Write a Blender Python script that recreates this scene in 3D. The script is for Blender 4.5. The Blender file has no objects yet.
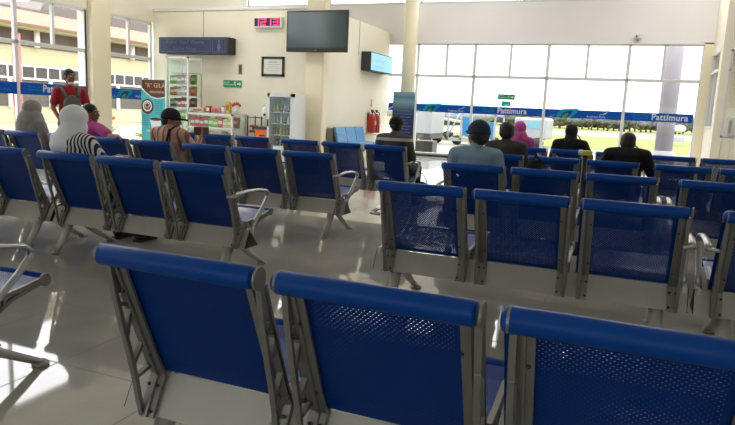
import bpy, bmesh, math, random
from mathutils import Vector, Matrix, Euler
random.seed(7)
PI = math.pi
sc = bpy.context.scene
COL = sc.collection

# ------------------------------------------------------------------ materials
def nodes(name):
    m = bpy.data.materials.new(name); m.use_nodes = True
    nt = m.node_tree
    b = nt.nodes['Principled BSDF']
    return m, nt, b

def mat(name, col, rough=.5, metal=0., spec=.5, noise=0., nscale=8., emit=None, estr=0., coat=0., bump=0.):
    m, nt, b = nodes(name)
    b.inputs['Base Color'].default_value = (*col, 1)
    b.inputs['Roughness'].default_value = rough
    b.inputs['Metallic'].default_value = metal
    b.inputs['Specular IOR Level'].default_value = spec
    b.inputs['Coat Weight'].default_value = coat
    b.inputs['Coat Roughness'].default_value = .15
    if emit:
        b.inputs['Emission Color'].default_value = (*emit, 1)
        b.inputs['Emission Strength'].default_value = estr
    tc = nt.nodes.new('ShaderNodeTexCoord')
    nz = nt.nodes.new('ShaderNodeTexNoise'); nz.inputs['Scale'].default_value = nscale
    nz.inputs['Detail'].default_value = 4
    nt.links.new(tc.outputs['Object'], nz.inputs['Vector'])
    if noise > 0:
        mr = nt.nodes.new('ShaderNodeMapRange')
        mr.inputs['To Min'].default_value = 1 - noise; mr.inputs['To Max'].default_value = 1 + noise
        nt.links.new(nz.outputs['Fac'], mr.inputs['Value'])
        hs = nt.nodes.new('ShaderNodeHueSaturation'); hs.inputs['Color'].default_value = (*col, 1)
        nt.links.new(mr.outputs['Result'], hs.inputs['Value'])
        nt.links.new(hs.outputs['Color'], b.inputs['Base Color'])
    if bump > 0:
        bp = nt.nodes.new('ShaderNodeBump'); bp.inputs['Strength'].default_value = bump
        bp.inputs['Distance'].default_value = .004
        nt.links.new(nz.outputs['Fac'], bp.inputs['Height'])
        nt.links.new(bp.outputs['Normal'], b.inputs['Normal'])
    return m

def M(nt, op, a, b=None, c=None):
    n = nt.nodes.new('ShaderNodeMath'); n.operation = op
    for i, v in enumerate((a, b, c)):
        if v is None: continue
        if isinstance(v, (int, float)): n.inputs[i].default_value = v
        else: nt.links.new(v, n.inputs[i])
    return n.outputs[0]

def perforated(name, col, axes, pitch=.0142, r=.15):
    """painted sheet steel with a staggered grid of punched holes"""
    m, nt, b = nodes(name)
    b.inputs['Base Color'].default_value = (*col, 1)
    b.inputs['Roughness'].default_value = .38
    b.inputs['Specular IOR Level'].default_value = .22
    if axes[1] == 'Y': b.inputs['Coat Weight'].default_value = .35; b.inputs['Coat Roughness'].default_value = .12; b.inputs['Coat IOR'].default_value = 1.8
    tc = nt.nodes.new('ShaderNodeTexCoord')
    sp = nt.nodes.new('ShaderNodeSeparateXYZ'); nt.links.new(tc.outputs['Object'], sp.inputs[0])
    u = M(nt, 'DIVIDE', sp.outputs[axes[0]], pitch)
    v = M(nt, 'DIVIDE', sp.outputs[axes[1]], pitch * (.92 if axes[1] == 'Z' else 1.))
    ds = []
    for off in (0., .5):
        fu = M(nt, 'SUBTRACT', M(nt, 'FRACT', M(nt, 'ADD', u, off + 40)), .5)
        fv = M(nt, 'SUBTRACT', M(nt, 'FRACT', M(nt, 'ADD', v, off + 40)), .5)
        ds.append(M(nt, 'SQRT', M(nt, 'ADD', M(nt, 'MULTIPLY', fu, fu), M(nt, 'MULTIPLY', fv, fv))))
    d = M(nt, 'MINIMUM', ds[0], ds[1])
    hole = M(nt, 'LESS_THAN', d, r)
    # plain margins at both sides
    x = sp.outputs['X']
    inside = M(nt, 'MULTIPLY', M(nt, 'GREATER_THAN', x, .062), M(nt, 'LESS_THAN', x, .434))
    if axes[1] == 'Z':
        z = sp.outputs['Z']
        inside = M(nt, 'MULTIPLY', inside, M(nt, 'MULTIPLY', M(nt, 'GREATER_THAN', z, .35), M(nt, 'LESS_THAN', z, .69)))
    fac = M(nt, 'MULTIPLY', hole, inside)
    tr = nt.nodes.new('ShaderNodeBsdfTransparent')
    mx = nt.nodes.new('ShaderNodeMixShader')
    nt.links.new(fac, mx.inputs[0]); nt.links.new(b.outputs[0], mx.inputs[1]); nt.links.new(tr.outputs[0], mx.inputs[2])
    nt.links.new(mx.outputs[0], nt.nodes['Material Output'].inputs['Surface'])
    return m

def glass_mat(name, tint=(1, 1, 1)):
    m = bpy.data.materials.new(name); m.use_nodes = True
    nt = m.node_tree; nt.nodes.clear()
    out = nt.nodes.new('ShaderNodeOutputMaterial')
    tr = nt.nodes.new('ShaderNodeBsdfTransparent'); tr.inputs[0].default_value = (*tint, 1)
    gl = nt.nodes.new('ShaderNodeBsdfGlossy'); gl.inputs['Roughness'].default_value = .02
    lw = nt.nodes.new('ShaderNodeLayerWeight'); lw.inputs[0].default_value = .5
    fac = M(nt, 'ADD', M(nt, 'MULTIPLY', M(nt, 'POWER', lw.outputs['Facing'], 5.), .5), .025)
    mx = nt.nodes.new('ShaderNodeMixShader')
    nt.links.new(fac, mx.inputs[0]); nt.links.new(tr.outputs[0], mx.inputs[1]); nt.links.new(gl.outputs[0], mx.inputs[2])
    nt.links.new(mx.outputs[0], out.inputs[0])
    return m

def film(name, col, t=.6):
    """coloured film on glass: part of the daylight comes through it"""
    m, nt, b = nodes(name)
    b.inputs['Base Color'].default_value = (*col, 1); b.inputs['Roughness'].default_value = .4
    tl = nt.nodes.new('ShaderNodeBsdfTranslucent'); tl.inputs[0].default_value = (*col, 1)
    mx = nt.nodes.new('ShaderNodeMixShader'); mx.inputs[0].default_value = t
    nt.links.new(b.outputs[0], mx.inputs[1]); nt.links.new(tl.outputs[0], mx.inputs[2])
    nt.links.new(mx.outputs[0], nt.nodes['Material Output'].inputs['Surface'])
    return m

def floor_mat():
    m, nt, b = nodes('polished_tile')
    tc = nt.nodes.new('ShaderNodeTexCoord')
    sp = nt.nodes.new('ShaderNodeSeparateXYZ'); nt.links.new(tc.outputs['Object'], sp.inputs[0])
    def grout(ax, off):
        f = M(nt, 'FRACT', M(nt, 'ADD', M(nt, 'DIVIDE', M(nt, 'SUBTRACT', sp.outputs[ax], off), .6), 100))
        d = M(nt, 'ABSOLUTE', M(nt, 'SUBTRACT', f, .5))
        return M(nt, 'GREATER_THAN', d, .4935)
    g = M(nt, 'MAXIMUM', grout('X', -2.7692), grout('Y', 1.9187))
    nz = nt.nodes.new('ShaderNodeTexNoise'); nz.inputs['Scale'].default_value = 3.; nz.inputs['Detail'].default_value = 6
    nt.links.new(tc.outputs['Object'], nz.inputs['Vector'])
    cr = nt.nodes.new('ShaderNodeValToRGB')
    cr.color_ramp.elements[0].position = .3; cr.color_ramp.elements[0].color = (.37, .35, .31, 1)
    cr.color_ramp.elements[1].position = .75; cr.color_ramp.elements[1].color = (.46, .435, .385, 1)
    nt.links.new(nz.outputs['Fac'], cr.inputs[0])
    mx = nt.nodes.new('ShaderNodeMix'); mx.data_type = 'RGBA'
    nt.links.new(g, mx.inputs['Factor']); nt.links.new(cr.outputs[0], mx.inputs['A'])
    mx.inputs['B'].default_value = (.11, .095, .08, 1)
    nt.links.new(mx.outputs['Result'], b.inputs['Base Color'])
    b.inputs['Roughness'].default_value = .07
    nz2 = nt.nodes.new('ShaderNodeTexNoise'); nz2.inputs['Scale'].default_value = 1.3
    nt.links.new(tc.outputs['Object'], nz2.inputs['Vector'])
    mr = nt.nodes.new('ShaderNodeMapRange'); mr.inputs['To Min'].default_value = .015; mr.inputs['To Max'].default_value = .06
    nt.links.new(nz2.outputs['Fac'], mr.inputs['Value'])
    nt.links.new(M(nt, 'ADD', mr.outputs['Result'], M(nt, 'MULTIPLY', g, .4)), b.inputs['Roughness'])
    b.inputs['IOR'].default_value = 1.85
    return m

def stripes(name, c1, c2, axis, period, duty=.5, off=0., rough=.8):
    m, nt, b = nodes(name)
    tc = nt.nodes.new('ShaderNodeTexCoord')
    sp = nt.nodes.new('ShaderNodeSeparateXYZ'); nt.links.new(tc.outputs['Object'], sp.inputs[0])
    f = M(nt, 'FRACT', M(nt, 'ADD', M(nt, 'DIVIDE', sp.outputs[axis], period), 50 + off))
    g = M(nt, 'LESS_THAN', f, duty)
    mx = nt.nodes.new('ShaderNodeMix'); mx.data_type = 'RGBA'
    nt.links.new(g, mx.inputs['Factor'])
    mx.inputs['A'].default_value = (*c1, 1); mx.inputs['B'].default_value = (*c2, 1)
    nt.links.new(mx.outputs['Result'], b.inputs['Base Color'])
    b.inputs['Roughness'].default_value = rough
    return m

def grad2(name, stops, axis, lo, hi, rough=.5):
    """printed sheet whose ink changes along one axis (a printed design)"""
    m, nt, b = nodes(name)
    tc = nt.nodes.new('ShaderNodeTexCoord')
    sp = nt.nodes.new('ShaderNodeSeparateXYZ'); nt.links.new(tc.outputs['Object'], sp.inputs[0])
    mr = nt.nodes.new('ShaderNodeMapRange'); mr.inputs['From Min'].default_value = lo; mr.inputs['From Max'].default_value = hi
    nt.links.new(sp.outputs[axis], mr.inputs['Value'])
    cr = nt.nodes.new('ShaderNodeValToRGB')
    e = cr.color_ramp.elements
    e[0].position = stops[0][0]; e[0].color = (*stops[0][1], 1)
    e[1].position = stops[-1][0]; e[1].color = (*stops[-1][1], 1)
    for p, c in stops[1:-1]:
        k = e.new(p); k.color = (*c, 1)
    nt.links.new(mr.outputs['Result'], cr.inputs[0]); nt.links.new(cr.outputs[0], b.inputs['Base Color'])
    b.inputs['Roughness'].default_value = rough
    return m

MT = {}
MT['floor'] = floor_mat()
MT['cream'] = mat('cream_wall', (.87, .82, .68), .75, noise=.03, nscale=2)
MT['creampillar'] = mat('cream_pillar', (.87, .79, .59), .6, noise=.03, nscale=2)
MT['lilac'] = mat('pale_bulkhead', (.84, .81, .83), .75, noise=.04, nscale=1.2)
MT['white'] = mat('white_paint', (.82, .82, .80), .5)
MT['ceil'] = mat('ceiling_white', (.8, .8, .8), .9, noise=.02)
MT['alu'] = mat('white_aluminium', (.70, .70, .71), .4, metal=.1)
MT['alug'] = mat('grey_aluminium', (.36, .36, .37), .4, metal=.3)
MT['glass'] = glass_mat('window_glass')
MT['glasst'] = glass_mat('cabinet_glass', (.93, .97, .96))
MT['blue'] = mat('blue_paint_steel', (.0, .060, .33), .38, spec=.22)
MT['perfZ'] = perforated('blue_perforated_back', (.0, .034, .22), ('X', 'Z'))
MT['perfY'] = perforated('blue_perforated_seat', (.0, .045, .28), ('X', 'Y'))
MT['cast'] = mat('cast_aluminium', (.27, .265, .25), .42, metal=.55, noise=.05, nscale=20)
MT['beam'] = mat('silver_beam', (.46, .45, .42), .48, metal=.35, noise=.06, nscale=10)
MT['armm'] = mat('polished_armrest', (.45, .45, .45), .32, metal=.75)
MT['black'] = mat('black_plastic', (.012, .012, .013), .45)
MT['dark'] = mat('charcoal', (.04, .04, .045), .6)
MT['bolt'] = mat('dark_bolt', (.05, .045, .04), .4, metal=.6)
MT['signblue'] = mat('sign_navy', (.006, .014, .085), .35)
MT['band'] = film('band_blue', (.004, .13, .40))
MT['cyan'] = film('leaf_cyan', (.02, .48, .70))
MT['leafgreen'] = film('leaf_green', (.15, .60, .25))
MT['teal'] = mat('teal_print', (.03, .36, .42), .5)
MT['wfilm'] = film('white_film', (.9, .92, .95), .5)
MT['wprint'] = mat('white_print', (.85, .87, .9), .5)
MT['paleprint'] = mat('pale_blue_print', (.11, .14, .25), .5)
MT['screen'] = mat('tv_screen', (.045, .075, .08), .12, spec=.7, coat=.5)  # pale teal reflection is put into the base colour
MT['digit'] = mat('led_digit', (.9, .02, .18), .4, emit=(1., .03, .22), estr=2.2)
MT['green'] = mat('exit_green', (.0, .26, .10), .4)
MT['greenl'] = film('exit_teal', (.03, .45, .36), .5)
MT['greenf'] = film('exit_green_film', (.01, .28, .14), .5)
MT['red'] = mat('extinguisher_red', (.42, .02, .012), .3, coat=.3)
MT['orange'] = mat('orange_plastic', (.80, .17, .02), .5)
MT['wood'] = mat('brown_tag', (.30, .19, .07), .6)
MT['paper'] = mat('paper', (.80, .80, .78), .8)
MT['fridge'] = mat('fridge_white', (.72, .76, .78), .35)
MT['fridgein'] = mat('fridge_inside', (.66, .74, .77), .5)
MT['glow'] = mat('lit_panel', (.25, .62, .85), .4, emit=(.35, .75, 1.), estr=.4)
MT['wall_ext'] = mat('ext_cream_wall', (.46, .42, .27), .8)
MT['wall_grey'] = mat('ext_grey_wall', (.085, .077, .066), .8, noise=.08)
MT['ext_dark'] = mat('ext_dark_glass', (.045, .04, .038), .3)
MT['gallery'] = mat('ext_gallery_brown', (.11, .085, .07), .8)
MT['roof'] = stripes('ext_tile_roof', (.19, .105, .06), (.17, .09, .05), 'X', .35, .5)
MT['roofgrey'] = mat('ext_grey_roof', (.14, .115, .11), .8, noise=.1)
MT['concrete'] = mat('ext_concrete', (.17, .165, .145), .85, noise=.06, nscale=.8)
MT['yard'] = mat('ext_yard', (.27, .25, .16), .85, noise=.06)
MT['grass'] = mat('ext_grass', (.115, .128, .016), .95, noise=.12, nscale=.3)
MT['runway'] = mat('ext_runway', (.12, .12, .11), .9, noise=.05, nscale=.2)
MT['tree'] = mat('ext_tree', (.085, .09, .07), .95, noise=.35, nscale=.9)
MT['trunk'] = mat('bark', (.10, .07, .05), .9)
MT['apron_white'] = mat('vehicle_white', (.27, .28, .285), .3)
MT['apron_blue'] = mat('vehicle_blue', (.015, .14, .30), .35)
MT['palecyan'] = mat('pale_cyan', (.12, .30, .34), .4)
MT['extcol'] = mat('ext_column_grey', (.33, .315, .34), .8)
MT['tyre'] = mat('rubber', (.02, .02, .02), .8)
MT['post_red'] = mat('post_red', (.20, .05, .04), .6)
MT['skinm'] = mat('skin', (.24, .11, .06), .55, noise=.05, nscale=20)
MT['skinl'] = mat('skin_light', (.36, .19, .11), .55, noise=.05, nscale=20)
MT['hair'] = mat('black_hair', (.008, .007, .007), .5, bump=.5, nscale=120)
MT['eyew'] = mat('eye_white', (.7, .7, .68), .3)
MT['lip'] = mat('lips', (.25, .08, .06), .5)
MT['shoe'] = mat('shoe_dark', (.02, .018, .016), .5)

# ------------------------------------------------------------------ mesh tools
class MB:
    def __init__(s): s.bm = bmesh.new(); s.mats = []
    def mi(s, m):
        if m is None: return 0
        if m not in s.mats: s.mats.append(m)
        return s.mats.index(m)
    def _fin(s, verts, m):
        i = s.mi(m); fs = set()
        for v in verts:
            for f in v.link_faces: fs.add(f)
        for f in fs: f.material_index = i
    def box(s, x0, x1, y0, y1, z0, z1, m=None, bev=0., rot=None, piv=None):
        r = bmesh.ops.create_cube(s.bm, size=1.)
        vs = r['verts']
        bmesh.ops.scale(s.bm, vec=(abs(x1 - x0), abs(y1 - y0), abs(z1 - z0)), verts=vs)
        c = Vector(((x0 + x1) / 2, (y0 + y1) / 2, (z0 + z1) / 2))
        bmesh.ops.translate(s.bm, vec=c, verts=vs)
        if bev > 0:
            es = list({e for v in vs for e in v.link_edges})
            rb = bmesh.ops.bevel(s.bm, geom=es, offset=bev, segments=2, affect='EDGES', profile=.5)
            vs = list({v for f in rb['faces'] for v in f.verts} | {v for v in vs if v.is_valid})
        if rot:
            p = Vector(piv) if piv else c
            bmesh.ops.rotate(s.bm, cent=p, matrix=Euler(rot).to_matrix(), verts=vs)
        s._fin(vs, m); return vs
    def prism(s, prof, x0, x1, axis='X', m=None):
        """closed profile (list of 2D) extruded along an axis"""
        def P(a, b, t):
            return {'X': (t, a, b), 'Y': (a, t, b), 'Z': (a, b, t)}[axis]
        v0 = [s.bm.verts.new(P(a, b, x0)) for a, b in prof]
        v1 = [s.bm.verts.new(P(a, b, x1)) for a, b in prof]
        n = len(prof); i = s.mi(m); fs = []
        fs.append(s.bm.faces.new(v0)); fs.append(s.bm.faces.new(v1[::-1]))
        for k in range(n):
            fs.append(s.bm.faces.new((v0[k], v1[k], v1[(k + 1) % n], v0[(k + 1) % n])))
        for f in fs: f.material_index = i
        bmesh.ops.recalc_face_normals(s.bm, faces=fs)
        return v0 + v1
    def tube(s, pts, r, seg=10, m=None, flat=1., close=False, up=Vector((1, 0, 0))):
        pts = [Vector(p) for p in pts]; n = len(pts); rings = []
        rr = r if isinstance(r, (list, tuple)) else [r] * n
        for k, p in enumerate(pts):
            if close: d = pts[(k + 1) % n] - pts[k - 1]
            else: d = pts[min(k + 1, n - 1)] - pts[max(k - 1, 0)]
            d.normalize()
            a = up - d * up.dot(d)
            if a.length < 1e-3: a = Vector((0, 1, 0)) - d * d.y
            if a.length < 1e-3: a = Vector((0, 0, 1))
            a.normalize(); b = d.cross(a)
            rings.append([s.bm.verts.new(p + a * (math.cos(2 * PI * j / seg) * rr[k]) + b * (math.sin(2 * PI * j / seg) * rr[k] * flat)) for j in range(seg)])
        i = s.mi(m); fs = []
        for k in range(n if close else n - 1):
            A, B = rings[k], rings[(k + 1) % n]
            for j in range(seg):
                fs.append(s.bm.faces.new((A[j], A[(j + 1) % seg], B[(j + 1) % seg], B[j])))
        if not close:
            fs.append(s.bm.faces.new(rings[0][::-1])); fs.append(s.bm.faces.new(rings[-1]))
        for f in fs: f.material_index = i; f.smooth = True
        bmesh.ops.recalc_face_normals(s.bm, faces=fs)
    def lathe(s, prof, c=(0, 0, 0), seg=20, m=None, sx=1., sy=1.):
        c = Vector(c); i = s.mi(m); rings = []
        for r, z in prof:
            rings.append([s.bm.verts.new(c + Vector((math.cos(2 * PI * j / seg) * max(r, 1e-4) * sx, math.sin(2 * PI * j / seg) * max(r, 1e-4) * sy, z))) for j in range(seg)])
        fs = []
        for A, B in zip(rings, rings[1:]):
            for j in range(seg):
                fs.append(s.bm.faces.new((A[j], A[(j + 1) % seg], B[(j + 1) % seg], B[j])))
        fs.append(s.bm.faces.new(rings[0][::-1])); fs.append(s.bm.faces.new(rings[-1]))
        for f in fs: f.material_index = i; f.smooth = True
        bmesh.ops.recalc_face_normals(s.bm, faces=fs)
    def ell(s, c, r, m=None, rot=None, sub=3):
        r3 = (r, r, r) if isinstance(r, (int, float)) else r
        q = bmesh.ops.create_icosphere(s.bm, subdivisions=sub, radius=1.)
        vs = q['verts']
        bmesh.ops.scale(s.bm, vec=r3, verts=vs)
        if rot is not None: bmesh.ops.rotate(s.bm, cent=(0, 0, 0), matrix=rot if isinstance(rot, Matrix) else Euler(rot).to_matrix(), verts=vs)
        bmesh.ops.translate(s.bm, vec=Vector(c), verts=vs)
        i = s.mi(m)
        for v in vs:
            for f in v.link_faces: f.material_index = i; f.smooth = True
        return vs
    def cap(s, a, b, ra, rb, m=None):
        a = Vector(a); b = Vector(b)
        s.ell(a, ra, m, sub=2); s.ell(b, rb, m, sub=2)
        d = (b - a)
        if d.length > 1e-4:
            up = Vector((1, 0, 0)) if abs(d.normalized().x) < .9 else Vector((0, 1, 0))
            s.tube([a, b], [ra, rb], 12, m, up=up)
    def build(s, name, m, parent=None, smooth=None):
        me = bpy.data.meshes.new(name); s.bm.to_mesh(me); s.bm.free()
        ms = s.mats if s.mats else [m]
        if s.mats and s.mats[0] is None: ms = [m]
        for k in ms: me.materials.append(k)
        if smooth is not None:
            for p in me.polygons: p.use_smooth = smooth
        return link(name, me, parent)

def link(name, me, parent=None):
    o = bpy.data.objects.new(name, me); COL.objects.link(o)
    if parent: o.parent = parent
    return o

def tag(o, label=None, cat=None, group=None, kind=None):
    if label: o['label'] = label
    if cat: o['category'] = cat
    if group: o['group'] = group
    if kind: o['kind'] = kind
    return o

def thing(name, label, cat, loc=(0, 0, 0), rz=0., group=None):
    o = bpy.data.objects.new(name, None); COL.objects.link(o)
    o.empty_display_size = .1
    o.location = loc; o.rotation_euler = (0, 0, rz)
    return tag(o, label, cat, group)

def box(name, m, x0, x1, y0, y1, z0, z1, parent=None, bev=0.):
    b = MB(); b.box(x0, x1, y0, y1, z0, z1, None, bev)
    return b.build(name, m, parent)

def struct(name, mb, m, parent=None):
    o = mb.build(name, m, parent)
    if not parent: o['kind'] = 'structure'
    return o

def text(name, s, size, loc, rot, m, parent=None, ext=.001, align='LEFT', sx=1., bold=0.):
    cu = bpy.data.curves.new(name, 'FONT'); cu.body = s; cu.size = size; cu.extrude = ext
    cu.align_x = align; cu.offset = bold; cu.space_character = 1.05
    to = bpy.data.objects.new(name, cu); COL.objects.link(to)
    dg = bpy.context.evaluated_depsgraph_get()
    me = bpy.data.meshes.new_from_object(to.evaluated_get(dg))
    bpy.data.objects.remove(to); bpy.data.curves.remove(cu)
    me.materials.clear(); me.materials.append(m)
    o = link(name, me, parent); o.location = loc; o.rotation_euler = rot; o.scale = (sx, 1, 1)
    return o
FRONT = (PI / 2, 0, 0)          # lettering that faces -Y
SIDEX = (PI / 2, 0, PI / 2)     # lettering that faces +X

# ------------------------------------------------------------------ camera
cam = bpy.data.cameras.new('camera'); co = bpy.data.objects.new('camera', cam); COL.objects.link(co)
fw = Vector((-0.36520225, 0.91714947, -0.15957492)); rt = Vector((0.92548434, 0.37620357, 0.04415444)); up = Vector((-0.10052887, 0.13155879, 0.98619787))
mm = Matrix((rt, up, -fw)).transposed().to_4x4(); mm.translation = Vector((0, 0, 1.1341))
co.matrix_world = mm
cam.sensor_width = 36; cam.lens = 633.58 / 735 * 36; cam.clip_start = .05; cam.clip_end = 600
sc.camera = co

# ------------------------------------------------------------------ room
XL, YW, XR, XE, YB, ZC = -10.46, 16.15, 1.6, 7.0, -4.0, 5.0
b = MB(); b.box(XL - .3, XE + .3, YB - .3, YW + .12, -.12, 0); struct('floor', b, MT['floor'])
b = MB(); b.box(XL - .3, XE + .3, YB - .3, YW + .3, ZC, ZC + .15); struct('ceiling', b, MT['ceil'])

def window(n, frame_boxes, pane_boxes, mf='alu'):
    """window_<n> structure: frame bars and one pane mesh"""
    b = MB()
    for q in frame_boxes: b.box(*q, None, .006)
    f = b.build('window_%d' % n, MT[mf]); f['kind'] = 'structure'
    b = MB()
    for q in pane_boxes: b.box(*q)
    b.build('pane', MT['glass'], f)
    return f

# far wall : bulkhead + piers + windows
b = MB(); b.box(XL, XR + .2, YW, YW + .2, 2.93, 3.88)
b.box(XL, XR + .2, YW - .03, YW + .2, 2.89, 2.95)
b.box(1.42, XR, YW - .03, YW + .2, 0, 2.93)
b.box(XR, XE, YW, YW + .2, 0, ZC)
struct('wall_far', b, MT['lilac'])
b = MB(); b.box(1.42, XR, YW - .05, YW - .03, 0, 2.90); struct('trim_pier', b, MT['creampillar'])
mx = [-10.3, -8.6, -7.0, -5.21, -3.71, -1.92, -.11, 1.40]
sub = [None, None, None, -4.44, -2.82, -1.02, .63]
wn = 1
y0, y1 = YW, YW + .07
for i in range(len(mx) - 1):
    a, c = mx[i], mx[i + 1]
    s = (a + c) / 2 if sub[i] is None else sub[i]
    fb = [(a - .035, a + .035, y0, y1, 0, 2.9), (a, c, y0, y1, 2.05, 2.12), (a, c, y0, y1, 2.86, 2.93),
          (s - .028, s + .028, y0, y1, 2.1, 2.9), (a, c, y0, y1, .0, .10)]
    if i == len(mx) - 2: fb.append((c - .01, c + .04, y0, y1, 0, 2.9))
    window(wn, fb, [(a + .03, c - .03, y0 + .03, y0 + .037, .1, 2.06), (a + .03, c - .03, y0 + .03, y0 + .037, 2.11, 2.87)])
    wn += 1
# dark floor sill strip of the glass wall
b = MB(); b.box(XL, 1.42, YW - .09, YW - .005, .0, .055); struct('trim_sill', b, MT['dark'])
# far clerestory
fb = [(XL, XR, y0, y1, 3.88, 3.93), (XL, XR, y0, y1, ZC - .06, ZC)] + [(x - .03, x + .03, y0, y1, 3.9, ZC) for x in (-10.4, -7.8, -5.2, -2.6, 0, 1.57)]
window(wn, fb, [(XL, XR, y0 + .03, y0 + .037, 3.92, ZC - .05)]); wn += 1

# left wall
b = MB()
b.box(XL - .2, XL, YB, 10.2, 2.92, 3.32)
b.box(XL - .2, XL, 10.2, YW, 2.92, ZC)
b.box(XL - .2, XL, YB, 1.9, 0, 2.92); b.box(XL - .2, XL, YB, 1.9, 3.3, ZC)
b.box(XL - .2, XL, 12.35, YW, 0, 2.92)
b.box(XL - .2, XL, 10.2, 10.8, 0, 2.92)
struct('wall_left', b, MT['cream'])
b = MB(); b.box(XL - .0, XL + .12, 10.27, 10.79, 0, ZC, None, .02); struct('trim_column', b, MT['creampillar'])
ly = [2.0, 3.65, 5.3, 6.95, 8.6, 10.22]
x0, x1 = XL - .07, XL
def lwin(a, c, s):
    global wn
    fb = [(x0, x1, a - .035, a + .035, 0, 2.9)] + ([(x0, x1, c - .03, c + .03, 0, 2.9)] if c > 10 else [])
    fb += [ (x0, x1, a, c, 2.05, 2.12), (x0, x1, a, c, 2.86, 2.93),
          (x0, x1, s - .028, s + .028, 2.1, 2.9), (x0, x1, a, c, 0, .10)]
    window(wn, fb, [(x0 + .03, x0 + .037, a + .03, c - .03, .1, 2.06), (x0 + .03, x0 + .037, a + .03, c - .03, 2.11, 2.87)]); wn += 1
for a, c in zip(ly, ly[1:]): lwin(a, c, (a + c) / 2 + .02)
lwin(10.82, 12.17, 11.46)
fb = [(x0, x1, 1.9, 10.2, 3.32, 3.37), (x0, x1, 1.9, 10.2, ZC - .06, ZC)] + [(x0, x1, q - .03, q + .03, 3.33, ZC) for q in (2, 4.1, 6.2, 8.2, 10.15)]
window(wn, fb, [(x0 + .03, x0 + .037, 1.9, 10.2, 3.35, ZC - .04)]); wn += 1

# kiosk partition, its end wall and top ledge
b = MB(); b.box(XL, -6.0, 12.25, 12.40, 0, 3.17); struct('wall_kiosk', b, MT['cream'])
b = MB(); b.box(-6.12, -6.0, 12.40, 16.13, 0, 3.17); struct('wall_side', b, MT['cream'])
b = MB(); b.box(XL, -6.3, 12.22, 12.46, 3.171, 3.23); struct('trim_ledge', b, MT['lilac'])
b = MB(); b.box(-9.055, -9.04, 12.243, 12.25, 2.45, 3.17); b.box(-6.0, -5.993, 14.05, 14.07, 2.4, 3.17); struct('trim_seam', b, MT['alug'])
b = MB(); b.box(-6.32, -5.90, 12.0, 12.249, 0, 5.0, None, .03); struct('trim_corner_column', b, MT['creampillar'])
b = MB(); b.lathe([(.175, 0), (.175, 5.0)], (-5.27, 15.62, 0), 32); struct('trim_round_column', b, MT['creampillar'])

# right block
b = MB()
b.box(XR, XR + .15, 14.6, YW, 0, 1.06); b.box(XR, XR + .15, 14.6, YW, 2.66, ZC); b.box(XR, XR + .15, 14.6, 14.78, 1.06, 2.66)
b.box(XR, 1.74, 14.45, 14.6, 0, ZC); b.box(1.74, XE, 14.45, 14.6, 2.62, ZC); b.box(1.74, XE, 14.45, 14.6, 0, .9); b.box(3.2, XE, 14.45, 14.6, .9, 2.62)
struct('wall_right_bay', b, MT['cream'])
fb = [(XR, XR + .08, 14.78, 14.83, 1.06, 2.66), (XR, XR + .08, 16.0, 16.05, 1.06, 2.66), (XR - .01, XR + .08, 14.78, 16.05, 2.22, 2.28), (XR - .01, XR + .08, 14.78, 16.05, 2.61, 2.67), (XR - .01, XR + .08, 14.78, 16.05, 1.05, 1.11), (XR, XR + .07, 15.4, 15.44, 1.1, 2.25)]
window(wn, fb, [(XR + .03, XR + .037, 14.8, 16.03, 1.08, 2.64)]); wn += 1
fb = [(1.74, 1.79, 14.44, 14.52, .9, 2.62), (1.74, 3.2, 14.44, 14.52, 2.20, 2.25), (1.74, 3.2, 14.44, 14.52, 2.57, 2.62), (1.74, 3.2, 14.44, 14.52, .9, .95), (2.45, 2.5, 14.44, 14.52, .9, 2.62), (3.15, 3.2, 14.44, 14.52, .9, 2.62)]
window(wn, fb, [(1.76, 3.18, 14.48, 14.487, .93, 2.6)]); wn += 1
b = MB(); b.box(XR + .15, XE, YW - .1, YW, 0, 3, MT['cream']); struct('wall_bay_inside', b, MT['cream'])
b = MB(); b.box(XE, XE + .2, YB, 14.6, 0, ZC); struct('wall_right', b, MT['cream'])
b = MB(); b.box(XL, XE, YB - .2, YB, 0, .9); b.box(XL, XE, YB - .2, YB, 2.0, ZC)
for x in (XL, -7.2, -3.7, -.2, 3.3, XE - .6): b.box(x, x + .6, YB - .2, YB, .9, 2.0)
struct('wall_back', b, MT['cream'])
for x in (XL, -7.2, -3.7, -.2, 3.3):
    c = min(x + 3.5, XE - .6); a = x + .6
    fb = [(a, c, YB - .12, YB - .05, .9, .96), (a, c, YB - .12, YB - .05, 1.94, 2.0), (a, a + .06, YB - .12, YB - .05, .9, 2.0), (c - .06, c, YB - .12, YB - .05, .9, 2.0), ((a + c) / 2 - .03, (a + c) / 2 + .03, YB - .12, YB - .05, .9, 2.0)]
    window(wn, fb, [(a, c, YB - .09, YB - .083, .93, 1.97)]); wn += 1

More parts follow.
